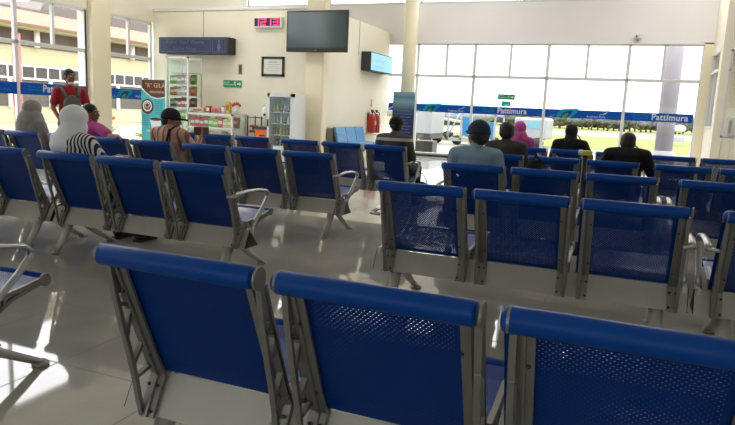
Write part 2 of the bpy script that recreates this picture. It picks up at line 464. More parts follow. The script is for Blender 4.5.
# ------------------------------------------------------------------ blue bands on the glass
def leaf_logo(parent, u, z, face, k=1.):
    """slanting leaf mark: cyan outline shape, blue inside, green core, small pale leaf"""
    def shp(name, pts, m, d):
        b = MB()
        if face == 'F': b.prism([(u + x * k, z + y * k) for x, y in pts], YWB - d, YWB - d + .002, 'Y')
        else: b.prism([(u + x * k, z + y * k) for x, y in pts], XLB + d - .002, XLB + d, 'X')
        b.build(name, m, parent)
    o = [(0, 0), (.03, .07), (.08, .15), (.14, .20), (.30, .215), (.53, .225), (.50, .14), (.42, .06), (.34, 0)]
    shp('leaf_mark', o, MT['cyan'], .009)
    shp('leaf_inner', [(.12, 0), (.15, .08), (.2, .13), (.3, .165), (.39, .17), (.35, .09), (.3, .04), (.26, 0)], MT['band'], .012)
    shp('leaf_core', [(.15, 0), (.17, .06), (.22, .1), (.3, .11), (.27, .04), (.24, 0)], MT['leafgreen'], .015)
    shp('leaf_tip', [(-.19, 0), (-.12, .03), (-.03, .07), (-.05, .03), (-.10, .0)], MT['palecyan'], .012)
YWB, XLB = YW - .004, XL + .004
def far_band(a, c, kind, label):
    t = thing('window_band', label, 'window sticker', (0, 0, 0), 0, 'blue bands across the glass')
    t.location = (0, 0, 0)
    b = MB(); b.box(a + .035, c - .035, YWB - .006, YWB, 1.16, 1.355); b.build('band_strip', MT['band'], t)
    return t
def left_band(a, c, label):
    t = thing('window_band', label, 'window sticker', (0, 0, 0), 0, 'blue bands across the glass')
    b = MB(); b.box(XLB, XLB + .006, a + .035, c - .035, 1.14, 1.36); b.build('band_strip', MT['band'], t)
    return t
t = far_band(-6.0, -5.21, 0, 'short blue window band at the left edge of the far glass beside the round column')
b = MB(); b.prism([(-5.98, 1.2), (-5.88, 1.24), (-5.80, 1.3), (-5.84, 1.23), (-5.92, 1.2)], YWB - .009, YWB - .007, 'Y'); b.build('swoosh', MT['wfilm'], t)
t = far_band(-5.21, -3.71, 1, 'blue window band with leaf mark just right of the round column')
leaf_logo(t, -5.02, 1.165, 'F', .95)
text('small_lettering', 'Angkasa Pura', .075, (-4.33, YWB - .008, 1.19), FRONT, MT['wfilm'], t)
b = MB(); b.prism([(-4.06, 1.26), (-3.95, 1.285), (-3.86, 1.33), (-3.92, 1.28), (-4.0, 1.262)], YWB - .009, YWB - .007, 'Y'); b.build('swoosh', MT['wfilm'], t)
t = far_band(-3.71, -1.92, 2, 'blue window band reading Pattimura below two green signs')
text('lettering', 'Pattimura', .19, (-3.05, YWB - .008, 1.205), FRONT, MT['wfilm'], t, sx=.93, bold=.005)
text('small_lettering', 'Bandar Udara\nInternasional', .055, (-3.44, YWB - .008, 1.275), FRONT, MT['cyan'], t)
t = far_band(-1.92, -.11, 3, 'blue window band with leaf mark behind the person in the black hood')
leaf_logo(t, -1.63, 1.165, 'F', 1.)
text('small_lettering', 'Angkasa Pura', .075, (-.92, YWB - .008, 1.19), FRONT, MT['wfilm'], t)
b = MB(); b.prism([(-.66, 1.26), (-.55, 1.285), (-.44, 1.34), (-.5, 1.28), (-.6, 1.262)], YWB - .009, YWB - .007, 'Y'); b.build('swoosh', MT['wfilm'], t)
t = far_band(-.11, 1.40, 4, 'blue window band reading Pattimura at the right end of the far glass')
text('lettering', 'Pattimura', .20, (.50, YWB - .008, 1.20), FRONT, MT['wfilm'], t, sx=.93, bold=.005)
text('small_lettering', 'Bandar Udara\nInternasional', .06, (.10, YWB - .008, 1.275), FRONT, MT['cyan'], t)
t = left_band(6.95, 8.6, 'blue band on the left glass at the left edge of the photo')
text('small_lettering', 'Angkasa Pura', .075, (XLB + .008, 8.0, 1.19), SIDEX, MT['cyan'], t)
t = left_band(8.6, 10.22, 'blue band reading Pattimura on the left glass behind the man in red')
text('lettering', 'Pattimura', .20, (XLB + .008, 9.12, 1.20), SIDEX, MT['wfilm'], t, sx=.93, bold=.005)
text('small_lettering', 'Bandar Udara\nInternasional', .06, (XLB + .008, 8.80, 1.275), SIDEX, MT['cyan'], t)
t = left_band(10.82, 12.17, 'blue band with leaf mark on the left glass behind the coffee poster')
leaf_logo(t, 11.02, 1.145, 'L', 1.)
text('small_lettering', 'Angkasa Pura', .075, (XLB + .008, 11.62, 1.19), SIDEX, MT['wfilm'], t)

# green signs stuck on the far glass
def exit_sign(name, label, x0, x1, y, z0, z1, m):
    t = thing(name, label, 'sign', ((x0 + x1) / 2, y, z0), 0, None)
    w = (x1 - x0) / 2; h = z1 - z0
    b = MB(); b.box(-w, w, 0, .012, 0, h, None, .002); b.build('plate', m, t)
    return t, w, h
def pict(t, x, z, s):
    b = MB()
    b.ell((x, -.003, z + s * .42), (s * .09, .002, s * .09), sub=2)
    for p, q in (((0, .3), (-.05, .0)), ((-.05, 0), (-.22, -.18)), ((-.22, -.18), (-.36, -.2)), ((-.05, 0), (.12, -.18)), ((.12, -.18), (.08, -.4)), ((0, .28), (.2, .12)), ((0, .28), (-.2, .18))):
        b.tube([(x + p[0] * s, -.003, z + p[1] * s), (x + q[0] * s, -.003, z + q[1] * s)], s * .055, 6, flat=.3, up=Vector((1, 0, .01)))
    b.build('running_figure', MT['wprint'], t)
def cross(t, x, z, s):
    b = MB(); b.box(x - s * .5, x + s * .1, -.004, -.001, z - s * .12, z + s * .12)
    b.prism([(x + s * .02, z - s * .42), (x + s * .5, z), (x + s * .02, z + s * .42)], -.004, -.001, 'Y'); b.build('arrow', MT['wprint'], t)
t, w, h = exit_sign('exit_sign', 'dark green evacuation sign on the far glass above the Pattimura band', -3.06, -2.64, YW - .016, 1.54, 1.67, MT['greenf'])
text('lettering', 'JALUR\nEVAKUASI', .045, (-w + .02, -.002, h * .6), FRONT, MT['wprint'], t); pict(t, .06, h / 2, .10); cross(t, .14, h / 2, .08)
t, w, h = exit_sign('notice_sign', 'small teal notice on the far glass under the evacuation sign', -2.96, -2.73, YW - .016, 1.375, 1.50, MT['greenl'])
b = MB(); b.box(-.03, .07, -.003, -.001, .02, .045); b.build('white_mark', MT['wprint'], t)
t, w, h = exit_sign('exit_sign', 'green evacuation sign on the cream kiosk wall under the brown tag', -8.50, -8.02, 12.236, 1.50, 1.655, MT['green'])
text('lettering', 'JALUR\nEVAKUASI', .05, (-w + .02, -.002, h * .6), FRONT, MT['wprint'], t); pict(t, .07, h / 2, .13); cross(t, .175, h / 2, .11)
# ------------------------------------------------------------------ benches
W, PITCH, HB = .496, .540, .724
CACHE = {}
def shared(key, fn):
    if key not in CACHE: CACHE[key] = fn()
    return CACHE[key]
def mesh_of(mb, name, m, smooth=None):
    me = bpy.data.meshes.new(name); mb.bm.to_mesh(me); mb.bm.free()
    for k in (mb.mats if mb.mats and mb.mats[0] else [m]): me.materials.append(k)
    if smooth is not None:
        for p in me.polygons: p.use_smooth = smooth
    return me

def strip(bm_, prof, th, x0, x1):
    """a bent sheet: 2D centre line given a thickness, extruded in x"""
    n = len(prof); L, R = [], []
    for k in range(n):
        a = Vector(prof[max(k - 1, 0)]); c = Vector(prof[min(k + 1, n - 1)]); d = (c - a).normalized()
        nrm = Vector((-d.y, d.x)) * th / 2; p = Vector(prof[k])
        L.append(p + nrm); R.append(p - nrm)
    for k in range(n - 1):
        bm_.prism([L[k], L[k + 1], R[k + 1], R[k]], x0, x1, 'X')

def m_back():
    b = MB(); strip(b, [(.006, .697), (.030, .695), (.046, .676), (.080, .60), (.125, .49), (.169, .385), (.194, .335), (.208, .328)], .004, .005, W - .005)
    bmesh.ops.remove_doubles(b.bm, verts=b.bm.verts, dist=1e-5)
    return mesh_of(b, 'backrest', MT['perfZ'])
def m_roll():
    b = MB(); R = .029
    b.tube([(.003, 0, HB), (.008, 0, HB), (.020, 0, HB), (W - .012, 0, HB), (W - .005, 0, HB)], [R - .014, R - .006, R, R, R - .004], 32, up=Vector((0, 0, 1)))
    return mesh_of(b, 'head_roll', MT['blue'])
def m_seat():
    b = MB()
    strip(b, [(.215, .372), (.26, .366), (.33, .372), (.45, .392), (.52, .408)], .004, .005, W - .005)
    return mesh_of(b, 'seat', MT['perfY'])
def m_froll():
    b = MB(); b.tube([(.002, .545, .397), (W - .002, .545, .397)], .024, 16, up=Vector((0, 0, 1)))
    return mesh_of(b, 'front_roll', MT['blue'], True)
def m_frame(sd):
    b = MB()
    X = lambda x: x if sd > 0 else W - x
    def bx(pr, x0, x1):
        b.prism(pr, min(X(x0), X(x1)), max(X(x0), X(x1)), 'X')
    # flange sheet behind the back panel, bolted down on the beam
    c = [(.028, .700), (.071, .597), (.117, .488), (.161, .383), (.191, .322), (.134, .203)]
    for k in range(len(c) - 1):
        p, q = c[k], c[k + 1]
        dx, dz = q[0] - p[0], q[1] - p[1]; L = math.hypot(dx, dz); n = (dz / L * .009, -dx / L * .009)
        bx([p, q, (q[0] + n[0], q[1] + n[1]), (p[0] + n[0], p[1] + n[1])], .0, .052)
        # raised middle rib
        bx([p, q, (q[0] + n[0] * 2, q[1] + n[1] * 2), (p[0] + n[0] * 2, p[1] + n[1] * 2)], .026, .034)
    # outer truss plate: rear chord
    def chord(pts, w=.014, x0=.0, x1=.016):
        for p, q in zip(pts, pts[1:]):
            dx, dz = q[0] - p[0], q[1] - p[1]; L = math.hypot(dx, dz); n = (dz / L * w / 2, -dx / L * w / 2)
            bx([(p[0] - n[0], p[1] - n[1]), (q[0] - n[0], q[1] - n[1]), (q[0] + n[0], q[1] + n[1]), (p[0] + n[0], p[1] + n[1])], x0, x1)
    chord([(.014, .705), (.030, .62), (.062, .495), (.084, .42), (.104, .343), (.120, .262), (.134, .205)], .013)
    bx([(.010, .70), (.032, .61), (.074, .60), (.028, .70)], .002, .012)
    chord([(.032, .700), (.074, .595), (.119, .486), (.162, .381), (.196, .322), (.140, .205)], .016)
    for p, q in (((.036, .58), (.085, .560)), ((.088, .550), (.070, .465)), ((.094, .375), (.135, .435)), ((.098, .335), (.175, .352))):
        chord([p, q], .011)
    # head disc under the roll
    bx([(math.cos(a) * .0295, HB + math.sin(a) * .0295) for a in [2 * PI * k / 16 for k in range(16)]], -.003, .003)
    # seat arm truss
    chord([(.196, .322), (.235, .362), (.35, .372), (.46, .388), (.525, .402)], .016)
    chord([(.245, .255), (.30, .30), (.40, .355), (.50, .380), (.53, .388)], .014)
    for p, q in (((.26, .27), (.235, .355)), ((.30, .30), (.30, .365)), ((.36, .335), (.36, .372)), ((.43, .365), (.43, .383))):
        chord([p, q], .011)
    bx([(.545 + math.cos(a) * .027, .397 + math.sin(a) * .027) for a in [2 * PI * k / 16 for k in range(16)]], -.002, .008)
    k = b.mi(MT['cast']) if b.mats else 0
    b.mats = [MT['cast']]
    for x in (.013, .043):
        for p in ((.166, .292), (.134, .224)):
            b.ell((X(x), p[0] - .008, p[1] + .004), (.006, .004, .006), MT['bolt'], sub=2)
    for p in ((.035, .62), (.138, .40)):
        b.ell((X(.043), p[0] - .008, p[1]), (.005, .004, .005), MT['bolt'], sub=2)
    return mesh_of(b, 'side_frame', MT['cast'])
def m_beam(L):
    b = MB(); b.prism([(.143, .206), (.203, .324), (.308, .206)], -.05, L + .05, 'X')
    return mesh_of(b, 'beam', MT['beam'])
def m_cap():
    b = MB(); b.prism([(.146, .208), (.204, .321), (.304, .208)], 0, .004, 'X')
    return mesh_of(b, 'end_cap', MT['black'])
def m_leg(front):
    b = MB()
    if front: b.tube([(0, .27, .225), (0, .40, .12), (0, .575, .018)], [.030, .026, .020], 14, flat=.75)
    else: b.tube([(0, .19, .225), (0, .13, .12), (0, .06, .018)], [.036, .031, .026], 14, flat=.7)
    return mesh_of(b, 'leg', MT['beam'])
def m_foot(front):
    b = MB(); y = .585 if front else .052
    b.lathe([(.034, 0), (.036, .006), (.030, .016), (.018, .024)], (0, y, 0), 20)
    return mesh_of(b, 'foot', MT['cast'])
def m_arm():
    b = MB()
    pts = [(.040, .556), (.10, .572), (.20, .580), (.33, .577), (.43, .562), (.462, .540), (.455, .512), (.40, .455), (.33, .395), (.265, .335)]
    b.tube([(0, y, z) for y, z in pts], .017, 12, flat=.55)
    b.box(-.010, .010, .188, .272, .235, .33, None, .003)
    b.tube([(0, .262, .335), (0, .225, .25)], .018, 12, flat=.6)
    b.tube([(.045, .036, .556), (0, .045, .557)], .010, 8, up=Vector((0, 0, 1)))
    return mesh_of(b, 'armrest', MT['armm'], None)

def bench(x, y, label, n=3, arms=(1, 1), legs=(1, 1), rz=0., group='blue perforated waiting benches'):
    t = thing('waiting_bench', label, 'bench', (x, y, 0), rz, group)
    L = PITCH * (n - 1) + W
    link('beam', shared(('beam', n), lambda: m_beam(L)), t)
    for xx in (-.054, L + .050):
        o = link('end_cap', shared('cap', m_cap), t); o.location.x = xx
    for k in range(n):
        o = link('backrest', shared('back', m_back), t); o.location.x = k * PITCH
        r = link('head_roll', shared('roll', m_roll), o)
        o = link('seat', shared('seat', m_seat), t); o.location.x = k * PITCH
        r = link('front_roll', shared('froll', m_froll), o)
        for sd in (1, -1):
            o = link('side_frame', shared(('fr', sd), lambda: m_frame(sd)), t); o.location.x = k * PITCH + (.020 if sd > 0 else .008)
    for on, xx in zip(legs, (.085, L - .085)):
        for fr in (0, 1):
            o = link('leg', shared(('leg', fr), lambda: m_leg(fr)), t); o.location.x = xx
            link('foot', shared(('foot', fr), lambda: m_foot(fr)), o)
    for on, xx in zip(arms, (-.032, L + .032)):
        if on:
            o = link('armrest', shared('arm', m_arm), t); o.location.x = xx
            if xx < 0: pass
            else: o.rotation_euler = (0, 0, 0); o.scale.x = -1
    return t
SP = 1.707   # spacing from bench to bench in a row
bench(-1.2825, 1.272, 'nearest blue bench, whose three dark backs fill the bottom of the photo', arms=(0, 1))
bench(-1.2594, 3.2775, 'three seat blue bench in the second row right of the aisle')
bench(-1.2594 + SP, 3.2775, 'blue bench at the right edge whose armrest meets that of the middle bench')
bench(-1.3366, 4.90, 'blue bench on which the man in the light blue shirt sits')
bench(-1.3366 + SP, 4.90, 'blue bench right of the one with the man in the light blue shirt')
bench(-1.44, 6.55, 'blue bench on which the men in the brown jacket and the black jacket sit')
bench(-1.44 + SP, 6.55, 'blue bench right of the man in the black jacket')
bench(-1.41, 8.38, 'blue bench on which the persons in the pink and the black head coverings sit')
bench(-1.41 + SP, 8.38, 'farthest blue bench on the right, nearest the cream pier')
bench(-3.705, 1.285, 'blue bench at the lower left edge with its pale shining seat seen from above', arms=(0, 1))
bench(-3.8474, 3.299, 'left block bench with an armrest, behind the woman in the white headscarf', arms=(0, 1))
bench(-3.8474 - SP, 3.299, 'left block bench cut by the left edge, in line with the woman in white', arms=(0, 0))
bench(-3.8712, 4.92, 'left block bench whose right armrest stands in the middle of the aisle view', arms=(0, 1))
bench(-3.8712 - SP, 4.92, 'left block bench on which the man in the black cap sits', arms=(0, 0))
bench(-3.8712 - 2 * SP, 4.92, 'left block bench on which the woman in the grey headscarf sits', arms=(0, 0))
bench(-3.8245, 6.70, 'farthest left block bench, on which the man in the grey striped sweater sits')
bench(-3.8245 - SP - .03, 6.70, 'farthest left block bench in front of the snack counter', arms=(0, 0))

t = thing('waiting_bench', 'pale lit blue bench with three upright panels along the cream side wall', 'bench', (-5.80, 12.42, 0))
MT['paleblue'] = mat('pale_blue_vinyl', (.10, .30, .56), .4)
for k in range(3):
    b = MB(); b.prism([(0, .745), (.03, .735), (.12, .37), (.08, .36), (-.03, .73)], k * .52 + .01, k * .52 + .50, 'Y'); b.build('backrest', MT['paleblue'], t)
    b = MB(); b.box(.10, .52, k * .52 + .01, k * .52 + .50, .36, .41, None, .015); b.build('seat', MT['paleblue'], t)
b = MB(); b.box(-.16, -.02, -.03, 1.56, .30, .72); b.build('back_case', MT['cast'], t)
b = MB(); b.box(.12, .25, -.02, 1.58, .24, .34); b.build('beam', MT['beam'], t)
for y in (.12, 1.44):
    b = MB(); b.tube([(.18, y, .26), (.45, y, .02)], .025, 10, up=Vector((0, 1, 0))); b.build('leg', MT['beam'], t)
    b = MB(); b.tube([(.18, y, .26), (-.05, y, .02)], .025, 10, up=Vector((0, 1, 0))); b.build('leg', MT['beam'], t)
for y in (-.03, 1.60):
    b = MB(); b.tube([(.02, y, .56), (.15, y, .60), (.32, y, .575), (.42, y, .50), (.28, y, .32)], .014, 10, up=Vector((0, 1, 0)), flat=.6); b.build('armrest', MT['armm'], t)


# ------------------------------------------------------------------ kiosk
def cyl(name, m, c, r, h, parent=None, prof=None):
    b = MB(); b.lathe(prof or [(r, 0), (r, h)], c, 16); return b.build(name, m, parent)

# tall glass display cabinet
TX0, TX1, TY0, TY1 = -9.40, -8.82, 11.40, 11.92
t = thing('display_cabinet', 'tall white framed glass cabinet of snacks under the blue sign', 'cabinet', (TX0, TY0, 0))
w, d, H = TX1 - TX0, TY1 - TY0, 2.09
b = MB()
for x in (0, w - .035):
    for y in (0, d - .035): b.box(x, x + .035, y, y + .035, 0, H)
for z in (.0, .42, H - .04):
    b.box(0, w, 0, .035, z, z + .04); b.box(0, w, d - .035, d, z, z + .04)
    b.box(0, .035, 0, d, z, z + .04); b.box(w - .035, w, 0, d, z, z + .04)
b.build('frame', MT['white'], t)
b = MB(); b.box(.03, w - .03, .03, d - .03, .04, .42); b.build('base_box', MT['white'], t)
shz = [.76, 1.02, 1.27, 1.52, 1.76]
for z in shz:
    b = MB(); b.box(.03, w - .03, .03, d - .03, z - .012, z); b.build('shelf', MT['alu'], t)
b = MB(); b.box(.035, w - .035, .01, .015, .45, H - .04); b.box(w - .015, w - .01, .035, d - .035, .45, H - .04); b.box(.01, .015, .035, d - .035, .45, H - .04)
b.build('pane', MT['glasst'], t)

PK = {}
def packet(c):
    if c not in PK:
        b = MB(); b.box(-.045, .045, -.02, .02, 0, .11, MT['p_' + c], .012)
        b.box(-.047, .047, -.003, .003, -.0, .008, MT['p_' + c]); b.box(-.047, .047, -.003, .003, .104, .114, MT['p_' + c])
        b.box(-.028, .028, -.0225, -.019, .04, .075, MT['paper'])
        PK[c] = mesh_of(b, 'snack_packet', None)
    return PK[c]
for n_, c_ in {'red': (.50, .03, .02), 'green': (.22, .42, .03), 'yellow': (.65, .42, .04), 'brown': (.26, .12, .05), 'pink': (.55, .20, .22), 'cream': (.62, .52, .36), 'orange': (.65, .22, .03)}.items():
    MT['p_' + n_] = mat('wrapper_' + n_, c_, .4)
def pack_row(where, cols, x0, x1, y, z, n, group, sc_=1.):
    for k in range(n):
        c = cols[k * len(cols) // n]
        o = link('snack_packet', packet(c)); o.location = (x0 + (x1 - x0) * (k + .5) / n, y, z + .001)
        o.scale = (sc_, sc_, sc_ * (1 + .12 * math.sin(k * 2.3))); o.rotation_euler = (-.08, 0, .1 * math.sin(k * 1.7))
        tag(o, '%s snack packet on the %s' % (c, where), 'snack', group)
sh = [('lowest visible shelf', 'cream green cream'), ('second shelf', 'brown red brown'), ('middle shelf', 'orange cream pink'), ('fourth shelf', 'green pink cream'),]
for (nm, cs), z in zip(sh, shz):
    pack_row(nm + ' of the tall glass cabinet', cs.split(), TX0 + .05, TX1 - .05, TY0 + .10, z, 5, 'snacks in the tall cabinet', 1.55)
    pack_row(nm + ' of the tall glass cabinet, back row', cs.split()[::-1], TX0 + .05, TX1 - .05, TY0 + .34, z, 4, 'snacks in the tall cabinet', 1.7)

# low counter cabinet
LX0, LX1, LY0, LY1 = -8.80, -7.62, 11.30, 11.85
t = thing('display_counter', 'low white framed glass counter of snack packets beside the tall cabinet', 'counter', (LX0, LY0, 0))
w, d, H = LX1 - LX0, LY1 - LY0, .92
b = MB()
for x in (0, w - .04):
    for y in (0, d - .04): b.box(x, x + .04, y, y + .04, 0, H)
for z in (.0, H - .04):
    b.box(0, w, 0, .04, z, z + .04); b.box(0, w, d - .04, d, z, z + .04); b.box(0, .04, 0, d, z, z + .04); b.box(w - .04, w, 0, d, z, z + .04)
b.build('frame', MT['white'], t)
b = MB(); b.box(-.005, w + .005, -.005, d + .005, H, H + .012); b.build('top_pane', MT['glasst'], t)
for z in (.32, .62):
    b = MB(); b.box(.03, w - .03, .03, d - .03, z - .015, z); b.box(.0, w, 0, .02, z - .02, z + .01); b.build('shelf', MT['white'], t)
b = MB(); b.box(.03, w - .03, .03, d - .03, .04, .1); b.build('base_box', MT['white'], t)
b = MB(); b.box(.04, w - .04, .01, .015, .12, H - .04); b.box(w - .015, w - .01, .04, d - .04, .12, H - .04); b.build('pane', MT['glasst'], t)
pack_row('upper shelf of the low counter', ['red', 'red', 'brown', 'green', 'green', 'red', 'cream', 'yellow'], LX0 + .06, LX1 - .06, LY0 + .10, .625, 9, 'snacks in the low counter', 1.7)
pack_row('upper shelf of the low counter, back row', ['red', 'brown', 'green', 'pink'], LX0 + .06, LX1 - .06, LY0 + .34, .625, 7, 'snacks in the low counter', 1.8)
pack_row('lower shelf of the low counter', ['cream', 'pink', 'cream', 'brown'], LX0 + .06, LX1 - .06, LY0 + .10, .325, 8, 'snacks in the low counter', 1.8)
# goods on the counter
def jar(name, label, x, y, z, r, h, m, ml, cat='jar'):
    t = thing(name, label, cat, (x, y, z))
    b = MB(); b.lathe([(r * .9, 0), (r, h * .1), (r, h * .75), (r * .75, h * .82), (r * .75, h * .84)], (0, 0, 0), 18); b.build('body', m, t)
    b = MB(); b.lathe([(r * .8, h * .84), (r * .8, h)], (0, 0, 0), 18); b.build('lid', ml, t)
def carton(name, label, x0, x1, y0, y1, z0, z1, m, m2, cat='box'):
    t = thing(name, label, cat, ((x0 + x1) / 2, (y0 + y1) / 2, z0)); w, d, h = (x1 - x0) / 2, (y1 - y0) / 2, z1 - z0
    b = MB(); b.box(-w, w, -d, d, 0, h, None, .004); b.build('body', m, t)
    b = MB(); b.box(-w * .7, w * .7, -d - .002, -d, h * .25, h * .7); b.build('printed_panel', m2, t)
zt = .934
carton('snack_box', 'pale box at the left end on the low counter', -8.74, -8.42, 11.4, 11.65, zt, zt + .09, MT['p_cream'], MT['p_brown'])
carton('snack_box', 'small red box on the low counter beside the pale box', -8.36, -8.26, 11.4, 11.5, zt, zt + .14, MT['p_red'], MT['paper'])
carton('snack_box', 'low pink box in the middle of the low counter', -8.22, -8.0, 11.4, 11.6, zt, zt + .10, MT['p_pink'], MT['p_red'])
jar('candy_jar', 'grey candy jar on the low counter', -7.93, 11.45, zt, .055, .15, MT['fridgein'], MT['alug'])
carton('snack_box', 'tall yellow and brown box on the low counter', -7.86, -7.76, 11.40, 11.48, zt, zt + .24, MT['p_yellow'], MT['p_brown'])
jar('candy_jar', 'clear jar with a white lid at the right end on the low counter', -7.68, 11.5, zt, .05, .13, MT['fridgein'], MT['white'])
t = thing('lollipop_stand', 'red fan of sweets standing on the low counter', 'sweets', (-7.74, 11.62, zt))
b = MB(); b.lathe([(.04, 0), (.04, .08)], (0, 0, 0), 14); b.build('cup', MT['white'], t)
for k in range(5):
    a = math.radians(-40 + 20 * k)
    b = MB(); b.tube([(0, 0, .06), (math.sin(a) * .13, 0, .06 + math.cos(a) * .13)], .004, 6)
    b.ell((math.sin(a) * .14, 0, .06 + math.cos(a) * .15), (.03, .014, .038), sub=2); b.build('lollipop', MT['p_red'], t)
# dark wire rack
t = thing('wire_rack', 'dark metal rack of goods between the low counter and the orange crate', 'rack', (-7.55, 11.75, 0))
b = MB()
for x in (0, .34):
    for y in (0, .3): b.box(x, x + .02, y, y + .02, 0, .9)
b.build('posts', MT['dark'], t)
for z in (.25, .55, .86):
    b = MB(); b.box(0, .36, 0, .32, z, z + .015); b.build('shelf', MT['dark'], t)
for k, (x, c) in enumerate(((-7.48, 'p_brown'), (-7.38, 'p_red'), (-7.27, 'fridgein'))):
    carton('goods_box', ['brown', 'red', 'grey'][k] + ' box on the dark metal rack', x - .04, x + .04, 11.8, 11.95, .566, .70, MT[c], MT['paper'])
# orange crate
t = thing('storage_crate', 'orange plastic crate with a dark lid beside the refrigerator', 'crate', (-7.0, 11.6, 0))
b = MB(); b.prism([(-.15, 0), (.15, 0), (.17, .64), (-.17, .64)], -.14, .14, 'Y'); b.build('tub', MT['orange'], t)
b = MB(); b.box(-.19, .19, -.16, .16, .64, .69, None, .01); b.build('lid', MT['dark'], t)
b = MB(); b.box(-.06, .06, -.155, -.14, .50, .53); b.build('handle', MT['dark'], t)
# refrigerator
t = thing('drinks_refrigerator', 'white glass door refrigerator of drinks against the cream wall', 'refrigerator', (-6.80, 11.32, 0))
w, d, H = .62, .50, 1.385
b = MB(); b.box(0, .04, .03, d, 0, H); b.box(w - .04, w, .03, d, 0, H); b.box(.04, w - .04, d - .04, d, 0, H); b.box(.04, w - .04, .03, d - .04, H - .06, H); b.box(.04, w - .04, .03, d - .04, 0, .3)
b.build('body', MT['fridge'], t)
b = MB(); b.box(.04, w - .04, .06, d - .041, .301, .306); b.box(.041, .043, .06, d - .04, .31, H - .06); b.box(w - .043, w - .041, .06, d - .04, .31, H - .06); b.box(.04, w - .04, d - .044, d - .041, .31, H - .06); b.build('liner', MT['fridgein'], t)
b = MB(); b.box(0, .05, 0, .03, .28, H); b.box(w - .09, w, 0, .03, .28, H); b.box(0, w, 0, .03, H - .07, H); b.box(0, w, 0, .03, .26, .33)
dr = b.build('door', MT['fridge'], t)
b = MB(); b.box(.05, w - .09, .012, .018, .33, H - .07); b.build('pane', MT['glasst'], dr)
b = MB(); b.box(.012, .035, -.03, -.002, .72, .86, None, .006); b.build('handle', MT['dark'], dr)
fz = [.34, .56, .79, 1.02]
for z in fz[1:]:
    b = MB(); b.box(.045, w - .045, .05, d - .06, z - .02, z - .008); b.build('shelf', MT['white'], t)
def bm_bottle():
    b = MB(); b.lathe([(.028, 0), (.03, .01), (.03, .10), (.012, .14), (.012, .155)], (0, 0, 0), 14, MT['bottle_b'])
    b.lathe([(.014, .155), (.014, .172)], (0, 0, 0), 12, MT['white']); b.lathe([(.0305, .04), (.0305, .08)], (0, 0, 0), 14, MT['bottle_l'])
    return b
for cn, cc in (('yellow', (.55, .50, .05)), ('grey', (.30, .33, .35)), ('brown', (.25, .12, .06)), ('pale', (.55, .62, .65))):
    MT['bottle_b'] = mat('drink_' + cn, cc, .2); MT['bottle_l'] = mat('drink_label_' + cn, tuple(min(1, q * .5 + .25) for q in cc), .5)
    CACHE['bot_' + cn] = mesh_of(bm_bottle(), 'drink_bottle', None)
rows = [(fz[3], ['yellow', 'yellow', 'brown', 'pale', 'grey', 'grey'], 'top shelf'), (fz[2], ['pale', 'grey', 'pale', 'brown', 'pale', 'grey'], 'second shelf'), (fz[1], ['brown', 'grey', 'yellow', 'grey', 'brown', 'grey'], 'third shelf'), (fz[0], ['pale', 'brown', 'grey', 'pale', 'grey', 'brown'], 'bottom shelf')]
for z, cs, nm in rows:
    for k, c in enumerate(cs):
        o = link('drink_bottle', CACHE['bot_' + c]); o.location = (-6.80 + .085 + k * .083, 11.32 + .14, z - .006)
        tag(o, '%s drink bottle on the %s of the refrigerator' % (c, nm), 'bottle', 'drinks in the refrigerator')
# white carrier bag hanging
t = thing('carrier_bag', 'white plastic bag hanging beside the refrigerator', 'bag', (-6.98, 11.55, .86))
b = MB(); b.ell((0, 0, .12), (.09, .05, .14)); b.tube([(-.03, 0, .22), (-.02, 0, .32), (.02, 0, .32), (.03, 0, .22)], .008, 8, up=Vector((0, 1, 0))); b.build('pouch', MT['paper'], t)
b = MB(); b.box(-.02, .03, -.053, -.045, .06, .11); b.build('dark_print', MT['dark'], t)
b = MB(); b.box(-.02, .02, 0, .70, .30, .315); b.build('hook', MT['alug'], t)
# toilet sign box
t = thing('toilet_sign', 'navy blue sign box reading Kamar Kecil Wanita on the cream kiosk wall', 'sign', (-10.07, 11.97, 2.20))
w, d, h = 1.88, .28, .36
b = MB(); b.box(0, w, 0, d, 0, h, None, .006); b.build('case', MT['black'], t)
b = MB(); b.box(.02, w - .03, -.004, 0, .02, h - .02); b.build('face', MT['signblue'], t)
b = MB()
def rectl(x0, x1, z0, z1, e=.008):
    b.box(x0, x1, -.007, -.004, z0, z0 + e); b.box(x0, x1, -.007, -.004, z1 - e, z1); b.box(x0, x0 + e, -.007, -.004, z0, z1); b.box(x1 - e, x1, -.007, -.004, z0, z1)
rectl(.05, 1.42, .04, h - .04); rectl(1.47, 1.80, .04, h - .04); b.build('outline', MT['paleprint'], t)
text('lettering', 'Kamar Kecil Wanita', .12, (.73, -.008, .215), FRONT, MT['paleprint'], t, align='CENTER')
text('lettering', 'Ladies Toilet', .11, (.73, -.008, .075), FRONT, MT['paleprint'], t, align='CENTER')
b = MB(); b.ell((1.635, -.006, .27), (.028, .002, .028), sub=2); b.prism([(1.635, .25), (1.69, .13), (1.66, .13), (1.66, .07), (1.61, .07), (1.61, .13), (1.58, .13)], -.008, -.006, 'Y'); b.build('figure', MT['paleprint'], t)
